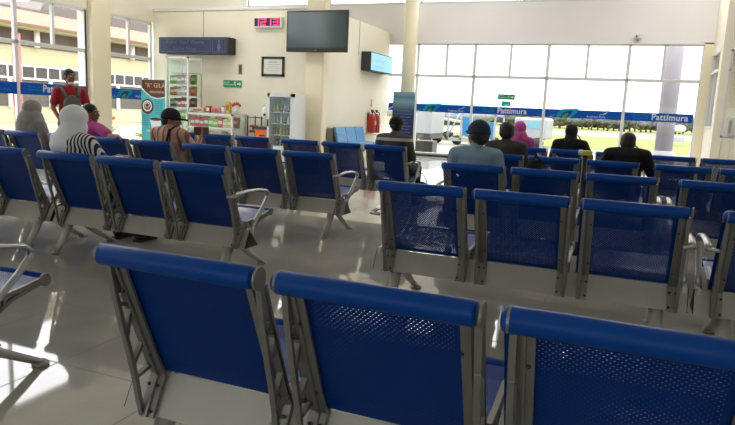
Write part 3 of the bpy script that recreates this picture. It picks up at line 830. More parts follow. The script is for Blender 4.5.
# clock
t = thing('digital_clock', 'white framed clock showing 12 13 in magenta digits', 'clock', (-7.69, 12.16, 2.78))
w, d, h = .69, .085, .225
b = MB(); b.box(0, w, 0, d, 0, h, None, .012); b.build('case', MT['white'], t)
b = MB(); b.box(.03, w - .04, -.004, 0, .03, h - .03); b.build('display', MT['black'], t)
SEG = {'1': 'bc', '2': 'abged', '3': 'abgcd'}
b = MB()
def digit(ch, x, z, w_, h_):
    e = .022; hh = h_ / 2
    q = {'a': (x, x + w_, z + h_ - e, z + h_), 'g': (x, x + w_, z + hh - e / 2, z + hh + e / 2), 'd': (x, x + w_, z, z + e),
         'b': (x + w_ - e, x + w_, z + hh, z + h_), 'c': (x + w_ - e, x + w_, z, z + hh), 'e': (x, x + e, z, z + hh), 'f': (x, x + e, z + hh, z + h_)}
    for k in SEG[ch]: b.box(q[k][0], q[k][1], -.009, -.004, q[k][2], q[k][3])
for ch, x in (('1', .02), ('2', .19), ('1', .32), ('3', .49)): digit(ch, x, .040, .125, .145)
b.build('digits', MT['digit'], t)
# certificate
t = thing('framed_certificate', 'black framed white certificate on the cream wall below the clock', 'picture', (-7.51, 12.225, 1.76))
w, h = .56, .42
b = MB(); b.box(0, w, 0, .025, 0, .05); b.box(0, w, 0, .025, h - .05, h); b.box(0, .05, 0, .025, 0, h); b.box(w - .05, w, 0, .025, 0, h); b.build('frame', MT['black'], t)
b = MB(); b.box(.04, w - .04, .012, .018, .04, h - .04); b.build('certificate_sheet', MT['paper'], t)
b = MB()
for k, (a, c) in enumerate(((.17, .39), (.12, .44), (.15, .41), (.10, .46), (.13, .43))): b.box(a, c, .009, .012, .30 - k * .045, .305 - k * .045 + (.012 if k == 0 else 0))
b.build('printed_lines', MT['alug'], t)
# brown tag
t = thing('wall_tag', 'small brown upright tag on the cream wall above the green sign', 'tag', (-8.06, 12.235, 1.79))
b = MB(); b.box(-.045, .045, 0, .012, 0, .22, None, .004); b.build('plate', MT['wood'], t)
b = MB(); b.box(-.02, .02, -.003, 0, .03, .19); b.build('markings', MT['dark'], t)
# television
t = thing('television', 'large black flat television mounted on the corner column', 'television', (-6.70, 11.86, 2.25))
w, h = 1.38, .82
b = MB(); b.box(0, w, 0, .06, 0, h, None, .01); b.build('case', MT['black'], t)
b = MB(); b.box(.03, w - .03, -.003, 0, .085, h - .03); b.build('screen', MT['screen'], t)
b = MB(); b.box(.66, .70, -.004, 0, .03, .045); b.build('logo', MT['alug'], t)
b = MB(); b.box(.45, .75, .06, .14, .25, .6); b.build('bracket', MT['dark'], t)
# hanging sign box on the side wall
t = thing('light_box_sign', 'light box with a dark end and a pale blue lit face beside the far glass', 'sign', (-6.0, 14.22, 2.06))
b = MB(); b.box(.0, .25, 0, 1.5, 0, .44, None, .006); b.build('case', MT['dark'], t)
b = MB(); b.box(.25, .254, .02, 1.48, .02, .42); b.build('lit_face', MT['glow'], t)
text('lettering', 'Ruang Tunggu', .13, (.256, .18, .24), SIDEX, MT['wprint'], t)
text('lettering', 'Waiting Room', .11, (.256, .22, .09), SIDEX, MT['wprint'], t)
# fire extinguishers
for k, y in enumerate((14.80, 15.10)):
    t = thing('fire_extinguisher', ['left', 'right'][k] + ' one of the two red fire extinguishers on the cream side wall', 'fire extinguisher', (-5.885, y, .575), 0, 'fire extinguishers')
    b = MB(); b.lathe([(.085, 0), (.095, .02), (.095, .38), (.07, .44), (.03, .48)], (0, 0, 0), 20); b.build('cylinder', MT['red'], t)
    b = MB(); b.lathe([(.025, .50), (.03, .55)], (0, 0, 0), 12); b.box(-.02, .02, -.06, .05, .55, .57); b.build('valve', MT['black'], t)
    b = MB(); b.tube([(0, .04, .53), (.03, .10, .5), (.04, .115, .35), (.04, .11, .12)], .012, 8); b.build('hose', MT['black'], t)
    b = MB(); b.box(.09, .108, -.04, .03, .2, .30); b.build('instruction_label', MT['p_cream'], t)
    b = MB(); b.box(-.118, -.1, -.04, .04, .3, .5); b.build('wall_bracket', MT['dark'], t)
t = thing('extinguisher_notice', 'small red arrow notice above the fire extinguishers', 'sign', (-5.995, 14.98, 1.22))
b = MB(); b.prism([(-.06, .05), (.06, .05), (.02, 0), (-.02, 0)], 0, .006, 'X'); b.box(0, .006, -.03, .03, .05, .18); b.build('arrow', MT['p_pink'], t)
# roll up banner by round column
MT['bannerA'] = grad2('banner_print', [(0, (.05, .30, .10)), (.20, (.06, .32, .12)), (.24, (.012, .02, .12)), (.66, (.012, .03, .16)), (.74, (.04, .12, .20)), (.86, (.22, .38, .46)), (.93, (.10, .25, .34)), (1, (.25, .45, .6))], 'Z', 0, 1.6)
t = thing('roll_up_banner', 'navy and green roll up banner standing in front of the round column', 'banner', (-5.47, 15.12, 0))
b = MB(); b.box(0, .57, 0, .006, .06, 1.60); b.build('printed_sheet', MT['bannerA'], t)
b = MB(); b.box(-.02, .59, -.06, .07, 0, .07, None, .01); b.build('base', MT['alug'], t)
b = MB(); b.box(-.005, .575, -.01, .016, 1.59, 1.615); b.build('top_rail', MT['alug'], t)
b = MB(); b.box(.28, .30, .03, .05, .06, 1.6); b.build('support_pole', MT['alug'], t)
b = MB()
for k, (a, c) in enumerate(((.13, .45), (.06, .52), (.08, .48), (.2, .36), (.22, .42), (.24, .50), (.25, .46), (.22, .5), (.26, .44))): b.box(a, c, -.004, 0, 1.14 - k * .075, 1.165 - k * .075)
b.build('printed_lines', MT['paleprint'], t)
# coffee poster banner
t = thing('coffee_poster', 'turquoise coffee poster banner with a brown heading beside the tall cabinet', 'poster', (-9.93, 11.22, 0), 0)
b = MB(); b.box(0, .64, 0, .008, .05, 1.58); b.build('printed_sheet', MT['teal_p'] if 'teal_p' in MT else mat('poster_turquoise', (.07, .52, .60), .5), t)
b = MB(); b.prism([(0.02, 1.57), (.64, 1.57), (.64, 1.22), (.45, 1.19), (.28, 1.22), (.12, 1.32), (.02, 1.40)], -.004, 0, 'Y'); b.build('heading_shape', mat('poster_brown', (.09, .025, .015), .5), t)
b = MB(); b.tube([(0.02, -.004, 1.39), (.12, -.004, 1.305), (.28, -.004, 1.205), (.45, -.004, 1.175), (.64, -.004, 1.205)], .012, 6, flat=.3, up=Vector((0, 0, 1))); b.build('heading_border', MT['wprint'], t)
text('lettering', '"R" GILA', .135, (.12, -.007, 1.41), FRONT, mat('poster_orange', (.9, .45, .15), .5), t)
text('lettering', 'MENCINTAI', .07, (.24, -.007, 1.29), FRONT, mat('poster_sand', (.8, .55, .3), .5), t)
def ring(x, z, rx, rz, m, nm, dd):
    b = MB(); b.ell((x, -dd, z), (rx, .003, rz)); b.build(nm, m, t)
pb = bpy.data.materials['poster_brown']
ring(.17, 1.00, .17, .165, pb, 'beans_ring', .002); ring(.17, 1.01, .125, .12, MT['wprint'], 'saucer', .004); ring(.17, 1.01, .095, .09, mat('saucer_brown', (.22, .12, .08), .5), 'saucer_inner', .006)
ring(.17, 1.03, .065, .055, MT['wprint'], 'cup_rim', .008); ring(.17, 1.03, .05, .04, pb, 'coffee', .010)
b = MB(); b.prism([(.24, .72), (.55, .74), (.50, .50), (.30, .48)], -.006, 0, 'Y'); b.build('printed_cup', MT['wprint'], t)
ring(.395, .73, .155, .035, pb, 'printed_coffee', .008); ring(.40, .47, .26, .04, mat('saucer_cream', (.7, .68, .5), .5), 'printed_saucer', .003)
b = MB()
for k in range(9): b.box(.38, .58, -.003, 0, 1.14 - k * .038, 1.152 - k * .038)
for k in range(6): b.box(.03, .20, -.003, 0, .80 - k * .04, .812 - k * .04)
b.build('printed_lines', mat('poster_text', (.03, .20, .28), .5), t)
b = MB(); b.box(0, .64, -.08, .08, 0, .05); b.build('base', MT['alug'], t)
b = MB(); b.box(.31, .33, .03, .05, .05, 1.58); b.build('support_pole', MT['alug'], t)

# camera on bulkhead, items on right bay
t = thing('security_camera', 'small white camera on the pale bulkhead above the window frames', 'camera', (.02, YW - .03, 2.95))
b = MB(); b.box(-.06, .10, -.10, 0, .06, .15, None, .01); b.build('housing', MT['fridge'], t)
b = MB(); b.box(-.02, .04, -.06, 0, .0, .05); b.build('mount', MT['alug'], t)
b = MB(); b.lathe([(.02, 0), (.02, .01)], (0, 0, 0), 12); o = b.build('lens', MT['black'], t); o.rotation_euler = (PI / 2, 0, 0); o.location = (-.02, -.10, .105)
t = thing('wall_telephone', 'pale grey telephone on the cream bay wall at the right edge', 'telephone', (1.90, 14.36, .95))
b = MB(); b.box(-.06, .14, .02, .08, 0, .34, None, .01); b.build('body', MT['alu'], t)
b = MB(); b.box(-.045, .0, -.02, .02, .05, .30, None, .012); b.build('handset', MT['alug'], t)
t = thing('cable_conduit', 'pair of thin pale conduits running down the cream bay wall', 'conduit', (0, 0, 0))
b = MB(); b.tube([(1.76, 14.44, .3), (1.76, 14.44, .82), (1.79, 14.44, .86), (1.80, 14.43, .88)], .010, 8); b.build('conduit', MT['white'], t)
b = MB(); b.tube([(1.93, 14.44, .3), (1.93, 14.44, .95)], .010, 8); b.build('conduit', MT['white'], t)
t = thing('dark_screen', 'dark reddish panel high on the cream bay wall at the right edge', 'panel', (1.86, 14.35, 2.83))
b = MB(); b.box(0, .8, .02, .09, 0, 1.0, None, .01); b.build('case', MT['dark'], t)
b = MB(); b.box(.04, .76, .015, .02, .04, .96); b.build('face', mat('maroon_face', (.05, .02, .025), .4), t)
# ------------------------------------------------------------------ people
def V(*a): return Vector(a)
def fuse(mb, name, m, vox, parent, smooth_it=6):
    """overlapping solids -> one continuous skin"""
    o = mb.build(name, m, parent)
    r = o.modifiers.new('r', 'REMESH'); r.mode = 'VOXEL'; r.voxel_size = vox; r.use_smooth_shade = True
    q = o.modifiers.new('s', 'SMOOTH'); q.factor = .5; q.iterations = smooth_it
    dg = bpy.context.evaluated_depsgraph_get()
    me = bpy.data.meshes.new_from_object(o.evaluated_get(dg))
    o.modifiers.clear(); old = o.data; o.data = me
    if not me.materials: me.materials.append(m)
    for p in me.polygons: p.use_smooth = True
    return o

def rotz(a): return Matrix.Rotation(a, 3, 'Z')

def add_hand(b, wrist, d, n, side, curl=.5):
    """palm, four unequal bent fingers and a thumb; d = pointing direction, n = palm normal"""
    d = d.normalized(); n = (n - d * n.dot(d)).normalized(); s = d.cross(n) * side
    pc = wrist + d * .04
    Rm = Matrix((s, d, n)).transposed()
    b.ell(pc, (.035, .045, .014), rot=Rm)
    b.cap(wrist - d * .01, wrist + d * .02, .022, .022)
    for k, (off, L) in enumerate(((-.026, .062), (-.009, .070), (.009, .066), (.025, .052))):
        p = wrist + d * .075 + s * off; a = 0
        for j, f in enumerate((.45, .3, .25)):
            a += curl * (.5 + .35 * j)
            q = p + (d * math.cos(a) + n * math.sin(a)) * L * f
            b.cap(p, q, .0085 - j * .0008, .0078 - j * .0008); p = q
    p = wrist + d * .018 - s * .026
    q = p + (d * .6 - s * .75 + n * .3).normalized() * .030; b.cap(p, q, .011, .0095)
    r = q + (d * .85 - s * .25 + n * .45).normalized() * .026; b.cap(q, r, .0092, .008)

def head_solid(b, c, yaw, tilt=0., k=1.):
    """c = head centre, face looks along +Y turned by yaw"""
    Rm = rotz(yaw) @ Matrix.Rotation(tilt, 3, 'X')
    def P(x, y, z): return c + Rm @ V(x * k, y * k, z * k)
    b.ell(P(0, -.012, .022), (.070 * k, .086 * k, .078 * k), rot=Rm)
    b.ell(P(0, .022, -.028), (.056 * k, .060 * k, .066 * k), rot=Rm)
    b.ell(P(0, .052, -.078), (.027 * k, .024 * k, .022 * k), rot=Rm, sub=2)      # chin
    b.ell(P(0, .062, .028), (.050 * k, .020 * k, .018 * k), rot=Rm, sub=2)       # brow
    b.cap(P(0, .074, .016), P(0, .094, -.018), .009 * k, .013 * k)              # nose
    b.ell(P(-.011, .084, -.024), .009 * k, sub=2); b.ell(P(.011, .084, -.024), .009 * k, sub=2)
    for sx in (-1, 1):
        b.ell(P(sx * .036, .056, -.012), (.022 * k, .018 * k, .020 * k), rot=Rm, sub=2)   # cheeks
        b.ell(P(sx * .072, -.008, -.006), (.009 * k, .018 * k, .030 * k), rot=Rm, sub=2)  # ears
    b.ell(P(0, .074, -.050), (.024 * k, .010 * k, .009 * k), rot=Rm, sub=2)
    return P, Rm

def face_parts(body, P, Rm, k):
    for sx in (-1, 1):
        b = MB(); b.ell(P(sx * .028, .0715, .006), (.012 * k, .009 * k, .0065 * k), MT['eyew'], rot=Rm, sub=2); b.ell(P(sx * .029, .079, .006), (.0055 * k, .003 * k, .0055 * k), MT['black'], rot=Rm, sub=2)
        b.build('eye', None, body)
        b = MB(); b.tube([P(sx * .012, .082, .026), P(sx * .030, .081, .031), P(sx * .046, .070, .026)], .0035 * k, 6); b.build('eyebrow', MT['hair'], body)
    b = MB(); b.ell(P(0, .084, -.047), (.020 * k, .006 * k, .004 * k), rot=Rm, sub=2); b.ell(P(0, .083, -.055), (.017 * k, .006 * k, .005 * k), rot=Rm, sub=2); b.build('lips', MT['lip'], body)

def person(label, x, y, z=0., seat_y=None, skin='skinm', shirt=None, shirt_name='shirt', pants=None, yaw=0., head_yaw=0., head_tilt=0., head_c=None,
           cover=None, cover_m=None, arms=None, standing=False, k=.92, face=False, woman=False, lean=0., drape=(0., 1., 1.)):
    """x,y = bar line of the seat (seated) or feet (standing); geometry is local to an Empty, +Y = forwards"""
    t = thing('person', label, 'person', (x, y, z), yaw)
    S = MT[skin]; sh = MT[shirt] if isinstance(shirt, str) else shirt; pn = MT[pants] if isinstance(pants, str) else (pants or MT['dark'])
    w = .145 if woman else .165
    if standing:
        pel, spi, che, uch, nek = V(0, 0, .82), V(0, -.005, .95), V(0, -.005, 1.10), V(0, -.01, 1.215), V(0, 0, 1.275)
        hc = head_c or V(0, .015, 1.405)
        hip = [V(s * .08, 0, .78) for s in (-1, 1)]; kne = [V(s * .09, .02, .43) for s in (-1, 1)]; ank = [V(s * .10, -.02, .07) for s in (-1, 1)]
    else:
        pel, spi, che, uch, nek = V(0, .335, .475), V(0, .275, .60), V(0, .185, .735), V(lean, .150, .825), V(lean, .155, .885)
        hc = head_c or V(lean, .185, .968)
        hip = [V(s * .08, .34, .465) for s in (-1, 1)]; kne = [V(s * .11, .71, .455) for s in (-1, 1)]; ank = [V(s * .11, .70, .075) for s in (-1, 1)]
    shl = [uch + V(s * w, -.0, -.005) for s in (-1, 1)]
    if arms is None:
        if standing: arms = [([shl[i] + V(s * .05, 0, -.25), shl[i] + V(s * .06, .04, -.46)], V(0, .1, -1)) for i, s in enumerate((-1, 1))]
        else: arms = [([V(s * .215, .19, .60), V(s * .09, .40, .545)], V(-s * .3, 1, -.1)) for s in (-1, 1)]
    # ---- body
    b = MB()
    P, Rm = head_solid(b, hc, head_yaw, head_tilt, k)
    b.cap(nek, P(0, -.02, -.045), .046, .048)
    b.cap(uch, nek, .07, .046)
    b.cap(pel, spi, .105, .095); b.cap(spi, che, .095, .105); b.cap(che, uch, .10, .08)
    for i, s in enumerate((-1, 1)):
        b.cap(shl[i] - V(s * .06, 0, 0), shl[i], .055, .047)
        el, wr = arms[i][0]
        b.cap(shl[i], el, .045, .034); b.cap(el, wr, .034, .022)
        add_hand(b, wr, Vector(arms[i][1]), V(0, 0, -1) if not len(arms[i]) > 2 else Vector(arms[i][2]), s, .45)
        b.cap(hip[i], kne[i], .078, .052); b.cap(kne[i], ank[i], .050, .034)
        b.cap(ank[i], ank[i] + V(0, .12, -.035), .034, .026)
    body = fuse(b, 'body', S, .0075, t, 3)
    if face: face_parts(body, P, Rm, k)
    # ---- shirt
    b = MB()
    if not standing:
        b.ell(che + V(0, .0, -.01), (.165 if not woman else .15, .115, .15), rot=(math.radians(25), 0, 0)); b.ell(uch + V(0, .0, -.02), (.17 if not woman else .15, .085, .075))
        b.ell(spi, (.155, .125, .13), rot=(math.radians(25), 0, 0)); b.ell(pel + V(0, -.01, .02), (.165, .13, .10))
    else:
        b.ell(che, (.165, .11, .17)); b.ell(uch + V(0, 0, -.02), (.17, .085, .075)); b.ell(spi, (.155, .11, .15)); b.ell(pel + V(0, 0, .04), (.16, .115, .10))
    b.cap(uch, nek + V(0, 0, -.015), .082, .058)
    long_ = arms[0][3] if len(arms[0]) > 3 else True
    for i, s in enumerate((-1, 1)):
        b.cap(uch + V(s * .08, 0, -.005), shl[i], .072, .058)
        el, wr = arms[i][0]
        lg = arms[i][3] if len(arms[i]) > 3 else True
        if lg: b.cap(shl[i], el, .058, .048); b.cap(el, wr + (el - wr).normalized() * .015, .047, .034)
        else: b.cap(shl[i], shl[i].lerp(el, .7), .058, .056)
    fuse(b, shirt_name, sh, .009, t, 4)
    # ---- trousers and shoes
    b = MB(); b.ell(pel, (.165, .13, .10))
    for i in (0, 1):
        b.cap(hip[i], kne[i], .092, .067); b.cap(kne[i], ank[i] + V(0, 0, .03), .065, .052)
    fuse(b, 'trousers', pn, .011, t, 4)
    for i in (0, 1):
        b = MB(); b.ell(ank[i] + V(0, .06, -.035), (.043, .115, .04)); b.box(ank[i].x - .04, ank[i].x + .04, ank[i].y - .05, ank[i].y + .165, 0.0, .02, None, .008); b.cap(ank[i] + V(0, -.01, -.02), ank[i] + V(0, -.01, .02), .045, .043)
        b.build('shoe', MT['shoe'], t)
    # ---- hair, cap or scarf
    kk = k
    def hairshell(m=MT['hair'], low=-.03, name='hair'):
        b = MB()
        b.ell(P(0, -.020, .038), (.079 * kk, .090 * kk, .080 * kk), rot=Rm)
        b.ell(P(0, -.050, .0), (.070 * kk, .058 * kk, .074 * kk), rot=Rm)
        b.ell(P(-.052, -.03, .0), (.026 * kk, .045 * kk, .045 * kk), rot=Rm, sub=2); b.ell(P(.052, -.03, .0), (.026 * kk, .045 * kk, .045 * kk), rot=Rm, sub=2)
        return fuse(b, name, m, .007, t, 2)
    if cover == 'hair': hairshell()
    elif cover == 'bun':
        o = hairshell(); b = MB(); b.ell(P(0, -.115, .02), (.04, .035, .04)); b.build('hair_bun', MT['hair'], o)
    elif cover and cover.startswith('cap'):
        hairshell()
        b = MB()
        pr = [(.0885 * kk * math.cos(a), .094 * kk * math.sin(a)) for a in [math.radians(q) for q in range(0, 91, 9)]]
        b.lathe(pr, (0, 0, 0), 28, None, 1., 1.12); b.lathe([(.0895 * kk, -.022), (.0895 * kk, .008)], (0, 0, 0), 28, None, 1., 1.12); b.ell((0, 0, .089 * kk), .008, sub=2)
        o = b.build('cap_crown', cover_m, t)
        off = -1 if cover == 'cap_back' else 1
        o.matrix_local = Matrix.Translation(P(0, -.012, .034)) @ Rm.to_4x4()
        b = MB()
        pts = [(math.sin(a) * .066 * kk, math.cos(a) * .082 * kk) for a in [math.radians(q) for q in range(-62, 63, 12)]]
        out = [(math.sin(a) * .070 * kk, math.cos(a) * .185 * kk) for a in [math.radians(q) for q in range(62, -63, -12)]]
        b.prism(pts + out, -.012, .004, 'Z')
        br = b.build('cap_brim', cover_m, o); br.rotation_euler = (-.02, 0, 0); br.location = (0, -.008, .0)
    elif cover == 'hijab':
        b = MB()
        b.ell(P(0, -.018, .025), (.092 * kk, .112 * kk, .098 * kk), rot=Rm)
        b.ell(P(0, -.035, -.045), (.086 * kk, .090 * kk, .09 * kk), rot=Rm)
        b.cap(P(0, -.01, -.06), uch + V(drape[0] * .5, 0, .035), .088, .118 * drape[1])
        dx, dw, dh = drape
        b.ell(uch + V(dx, -.0, .01), (.155 * dw, .105, .07)); b.ell(uch + V(dx, .05, -.08 * dh), (.13 * dw, .10, .12 * dh)); b.ell(uch + V(dx, -.035, -.05 * dh), (.13 * dw, .080, .11 * dh))
        # folds hanging from the crown to the shoulders
        for a in range(-4, 5):
            q = a * .34
            b.cap(P(math.sin(q) * .075, -math.cos(q) * .085, -.06), uch + V(dx + math.sin(q) * .14 * dw, -math.cos(q) * .085, -.06 * dh), .016, .022)
        fuse(b, 'headscarf', cover_m, .009, t, 3)
    elif cover == 'hood':
        b = MB(); b.ell(P(0, -.015, .02), (.088 * kk, .105 * kk, .098 * kk), rot=Rm); b.cap(P(0, -.03, -.05), uch + V(0, 0, .02), .075, .09)
        fuse(b, 'headscarf', cover_m, .009, t, 3)
    return t, P, Rm, uch, body

ROWC, ROWD, ROWE, ROWF, ROW2, ROW3 = 3.299, 4.92, 6.70, 4.90, 6.55, 8.38
MT['c_grey'] = mat('cloth_grey', (.30, .29, .275), .9, bump=.3, nscale=40)
MT['c_white'] = mat('cloth_white', (.86, .88, .93), .85, bump=.3, nscale=40)
MT['c_pink'] = mat('cloth_pink', (.52, .09, .32), .85, bump=.3)
MT['c_magenta'] = mat('cloth_magenta', (.55, .07, .30), .85, bump=.3)
MT['c_black'] = mat('cloth_black', (.010, .009, .010), .9)
MT['c_brown'] = mat('cloth_brown', (.055, .05, .045), .9, bump=.2)
MT['c_light'] = mat('cloth_light_blue', (.24, .36, .46), .85, bump=.2)
MT['c_navy'] = mat('cloth_navy', (.012, .02, .05), .8)
MT['c_red'] = mat('cloth_red', (.34, .015, .025), .8, bump=.2)
MT['c_bag'] = mat('cloth_bag_grey', (.12, .11, .10), .8)
MT['c_stripe'] = stripes('cloth_black_white_stripes', (.75, .75, .77), (.015, .015, .02), 'X', .026, .5)
MT['c_plaid'] = stripes('cloth_peach_brown_stripes', (.62, .36, .26), (.28, .10, .07), 'X', .075, .28, .2)
MT['c_sweater'] = grad2('cloth_sweater', [(0, (.06, .06, .06)), (.73, (.065, .062, .06)), (.735, (.50, .50, .49)), (.80, (.50, .50, .49)), (.805, (.09, .085, .08)), (1, (.085, .08, .075))], 'Z', .45, .93, .9)
MT['denim'] = mat('denim', (.03, .05, .10), .9)

# woman in the white headscarf, right hand in front
ar = [([V(-.22, .22, .60), V(-.10, .42, .55)], V(.3, 1, 0)), ([V(.225, .22, .66), V(.20, .40, .70)], V(-.2, 1, .1), V(0, 0, -1))]
person('woman in a white headscarf and black and white striped top', -3.675, ROWC - .0, cover='hijab', cover_m=MT['c_white'], shirt='c_stripe', shirt_name='striped_top', woman=True, arms=ar, pants='c_black', skin='skinl', head_yaw=-.2, drape=(-.055, .82, .75))
person('woman in a long grey headscarf seen from behind', -6.0, ROWD, cover='hijab', cover_m=MT['c_grey'], shirt='c_grey', shirt_name='tunic', woman=True, pants='c_grey', k=.96, drape=(0, 1.2, 1.2))
# pink woman, sits turned to the right with her arm over the seat backs
ar = [([V(-.19, .30, .62), V(-.05, .42, .56)], V(.6, 1, 0), V(0, 0, -1), False), ([V(.34, .10, .75), V(.52, .0, .765)], V(1, -.2, -.25), V(0, -.2, -1), False)]
person('person with black hair in a pink top resting an arm along the blue seat backs', -5.20, ROWD + .02, cover='hair', shirt='c_magenta', shirt_name='top', woman=True, arms=ar, head_yaw=-1.25, face=True, pants='denim', skin='skinm', lean=.0)
# man in black cap holding a phone
ar = [([V(-.21, .22, .62), V(-.02, .38, .66)], V(.7, .8, .3)), ([V(.22, .26, .66), V(.18, .42, .77)], V(-.1, .4, 1), V(-.5, -.6, 0), False)]
t, P, Rm, uch, body = person('man in a black cap and peach striped shirt holding up a phone', -4.19, ROWD + .05, cover='cap', cover_m=MT['c_black'], shirt='c_plaid', arms=ar, head_yaw=-1.1, head_tilt=-.12, head_c=V(.0, .19, .945), face=True, skin='skinl', pants='denim', k=.98)
b = MB(); b.tube([uch + V(.02, -.09, -.16), uch + V(.07, -.085, .03), uch + V(.09, -.02, .066), uch + V(.06, .10, -.02)], .016, 8, flat=.35); b.build('bag_strap', MT['c_black'], t)
ph = thing('mobile_phone', 'brown cased phone held up by the man in the black cap', 'phone', (-4.02, ROWD + .49, .845), .5)
b = MB(); b.box(-.075, .075, -.006, .006, -.04, .045, None, .005); b.build('case', mat('phone_brown', (.10, .05, .035), .4), ph)
b = MB(); b.box(-.068, .068, .006, .0075, -.034, .039); b.build('screen', MT['screen'], ph)
# man in striped sweater
person('man in a dark cap and grey sweater with a white chest stripe', -2.44, ROWE + .0, cover='cap', cover_m=MT['c_black'], shirt='c_sweater', shirt_name='sweater', head_yaw=.5, head_tilt=-.15, pants='c_black', k=.92)
# man light blue
person('man in a navy cap and light blue shirt', -1.10, ROWF, cover='cap', cover_m=MT['c_navy'], shirt='c_light', head_yaw=.75, pants='c_black', k=1.02)
person('man with black hair in a dark brown jacket', -1.15, ROW2, cover='hair', shirt='c_brown', shirt_name='jacket', head_yaw=-.1, pants='c_black', k=1.0)
person('person in a bright pink headscarf and pink top', -1.30, ROW3, cover='hijab', cover_m=MT['c_pink'], shirt='c_pink', shirt_name='top', woman=True, pants='c_black', head_yaw=-.2)
ar = [([V(-.22, .22, .62), V(-.10, .40, .56)], V(.3, 1, 0)), ([V(.25, .20, .66), V(.125, .22, .82)], V(-.25, .1, 1), V(-1, 0, 0))]
person('person in a black hooded scarf and black top holding a hand to the ear', -.65, ROW3 + .02, cover='hood', cover_m=MT['c_black'], shirt='c_black', shirt_name='top', arms=ar, pants='c_black')
ar = [([V(-.23, .24, .60), V(-.12, .42, .56)], V(.3, 1, 0)), ([V(.24, .22, .63), V(.125, .27, .79)], V(-.3, .0, 1), V(-1, 0, 0))]
person('man with short black hair in a black jacket holding a hand to the cheek', .03, ROW2, cover='hair', shirt='c_black', shirt_name='jacket', arms=ar, pants='c_black', head_yaw=-.25, head_tilt=-.12, head_c=V(0, .20, .925))
# standing man in red: faces the camera side, head turned to the photo's right
yaw = math.radians(-125)
ar = [([V(-.225, .02, .98), V(-.20, .13, .80)], V(.1, .4, -1), V(1, 0, 0), False), ([V(.225, .02, .98), V(.17, .16, .83)], V(-.2, .5, -.8), V(-1, 0, 0), False)]
t, P, Rm, uch, body = person('standing man in a red T-shirt with a grey bag across the chest', -7.22, 6.75, standing=True, yaw=yaw, head_yaw=.45, cover='hair', shirt='c_red', shirt_name='t_shirt', arms=ar, pants='denim', face=True, k=.97)
b = MB(); b.ell(P(0, .045, -.092), (.050, .042, .020), rot=Rm); b.tube([P(-.07, 0, -.03), P(-.045, .04, -.085)], .003, 6); b.tube([P(.07, 0, -.03), P(.045, .04, -.085)], .003, 6); b.build('face_mask', MT['paper'], t)
bg = thing('chest_bag', 'grey backpack worn on the chest of the standing man in red', 'bag', (-7.22, 6.75, 0), yaw)
b = MB(); b.ell((0, .16, 1.02), (.115, .06, .14)); b.ell((0, .15, .93), (.12, .06, .07)); fuse(b, 'bag_body', MT['c_bag'], .01, bg, 3)
b = MB(); b.ell((0, .215, .96), (.075, .018, .06)); b.build('front_pocket', MT['c_brown'], bg)
for s in (-1, 1):
    b = MB(); b.tube([(s * .07, .17, 1.13), (s * .10, .11, 1.21), (s * .115, .03, 1.275), (s * .115, -.06, 1.24), (s * .09, -.115, 1.12)], .022, 8, flat=.3); b.build('strap', MT['c_bag'], bg)

# bags
t = thing('backpack', 'black backpack standing on the floor beyond the middle bench', 'bag', (-2.50, 8.15, 0), .3)
b = MB(); b.ell((0, 0, .11), (.13, .09, .11)); b.ell((0, 0, .06), (.14, .10, .06)); b.ell((0, -.08, .09), (.09, .05, .07)); fuse(b, 'bag_body', MT['c_black'], .012, t, 2)
b = MB(); b.tube([(-.10, 0, .16), (-.06, 0, .26), (.02, 0, .33), (.07, 0, .26), (.10, 0, .16)], .012, 8, flat=.5, up=Vector((0, 1, 0))); b.build('handle', MT['c_black'], t)
t = thing('backpack', 'black shaggy backpack leaning above the blue seat back in the third row', 'bag', (-.60, ROWF + .14, .39), 0)
b = MB(); b.ell((0, .05, .15), (.14, .085, .20), rot=(.35, 0, 0)); b.ell((-.03, -.02, .34), (.07, .06, .09)); b.ell((.07, -.0, .30), (.06, .05, .06)); b.ell((0, .13, .09), (.13, .08, .09)); fuse(b, 'bag_body', MT['c_black'], .01, t, 2)
b = MB(); b.tube([(-.06, -.03, .40), (-.02, -.04, .455), (.03, -.03, .40)], .010, 8, up=Vector((0, 1, 0))); b.build('handle', MT['c_black'], t)
t = thing('upright_pole', 'black upright pole with a yellow and white tag between the blue benches', 'pole', (-.30, 5.66, 0))
b = MB(); b.lathe([(.16, 0), (.16, .012), (.02, .03), (.022, .84)], (0, 0, 0), 18); b.build('post', MT['black'], t)
b = MB(); b.box(-.055, .055, -.025, .025, .835, .878, None, .01); b.build('tag', mat('tag_yellow', (.70, .60, .02), .5), t)
b = MB(); b.box(-.057, -.015, -.027, .027, .85, .881, None, .008); b.build('white_end', MT['white'], t)

# ------------------------------------------------------------------ outside
b = MB(); b.box(XL - .3, 60, YW + .13, 29, -.3, -.14); struct('ground_apron', b, MT['concrete'])
b = MB(); b.box(-90, XL - .31, -30, 60, -.3, -.135); struct('ground_yard', b, MT['yard'])
b = MB(); b.box(-200, 200, 29, 54, -.3, -.15); b.box(-200, 200, 78, 260, -.3, -.15); tag(b.build('airfield_grass', MT['grass']), 'wide green and yellow grass strip of the airfield outside', 'grass', kind='stuff')
b = MB(); b.box(-200, 200, 54, 78, -.3, -.15); struct('ground_runway', b, MT['runway'])
TREE = []
for v in range(4):
    b = MB()
    for k in range(9):
        a = random.random() * 6.28; r = random.random() * .45
        b.ell((math.cos(a) * r, math.sin(a) * r, 1.0 + random.random() * .8), (.4 + random.random() * .15, .4, .35 + random.random() * .25), sub=3)
    for vv in b.bm.verts: vv.co += Vector((random.uniform(-.05, .05), random.uniform(-.05, .05), random.uniform(-.05, .05)))
    TREE.append(mesh_of(b, 'crown', MT['tree']))
b = MB(); b.lathe([(.12, 0), (.09, 1.2)], (0, 0, 0), 8); TRK = mesh_of(b, 'trunk', MT['trunk'])
b = MB()
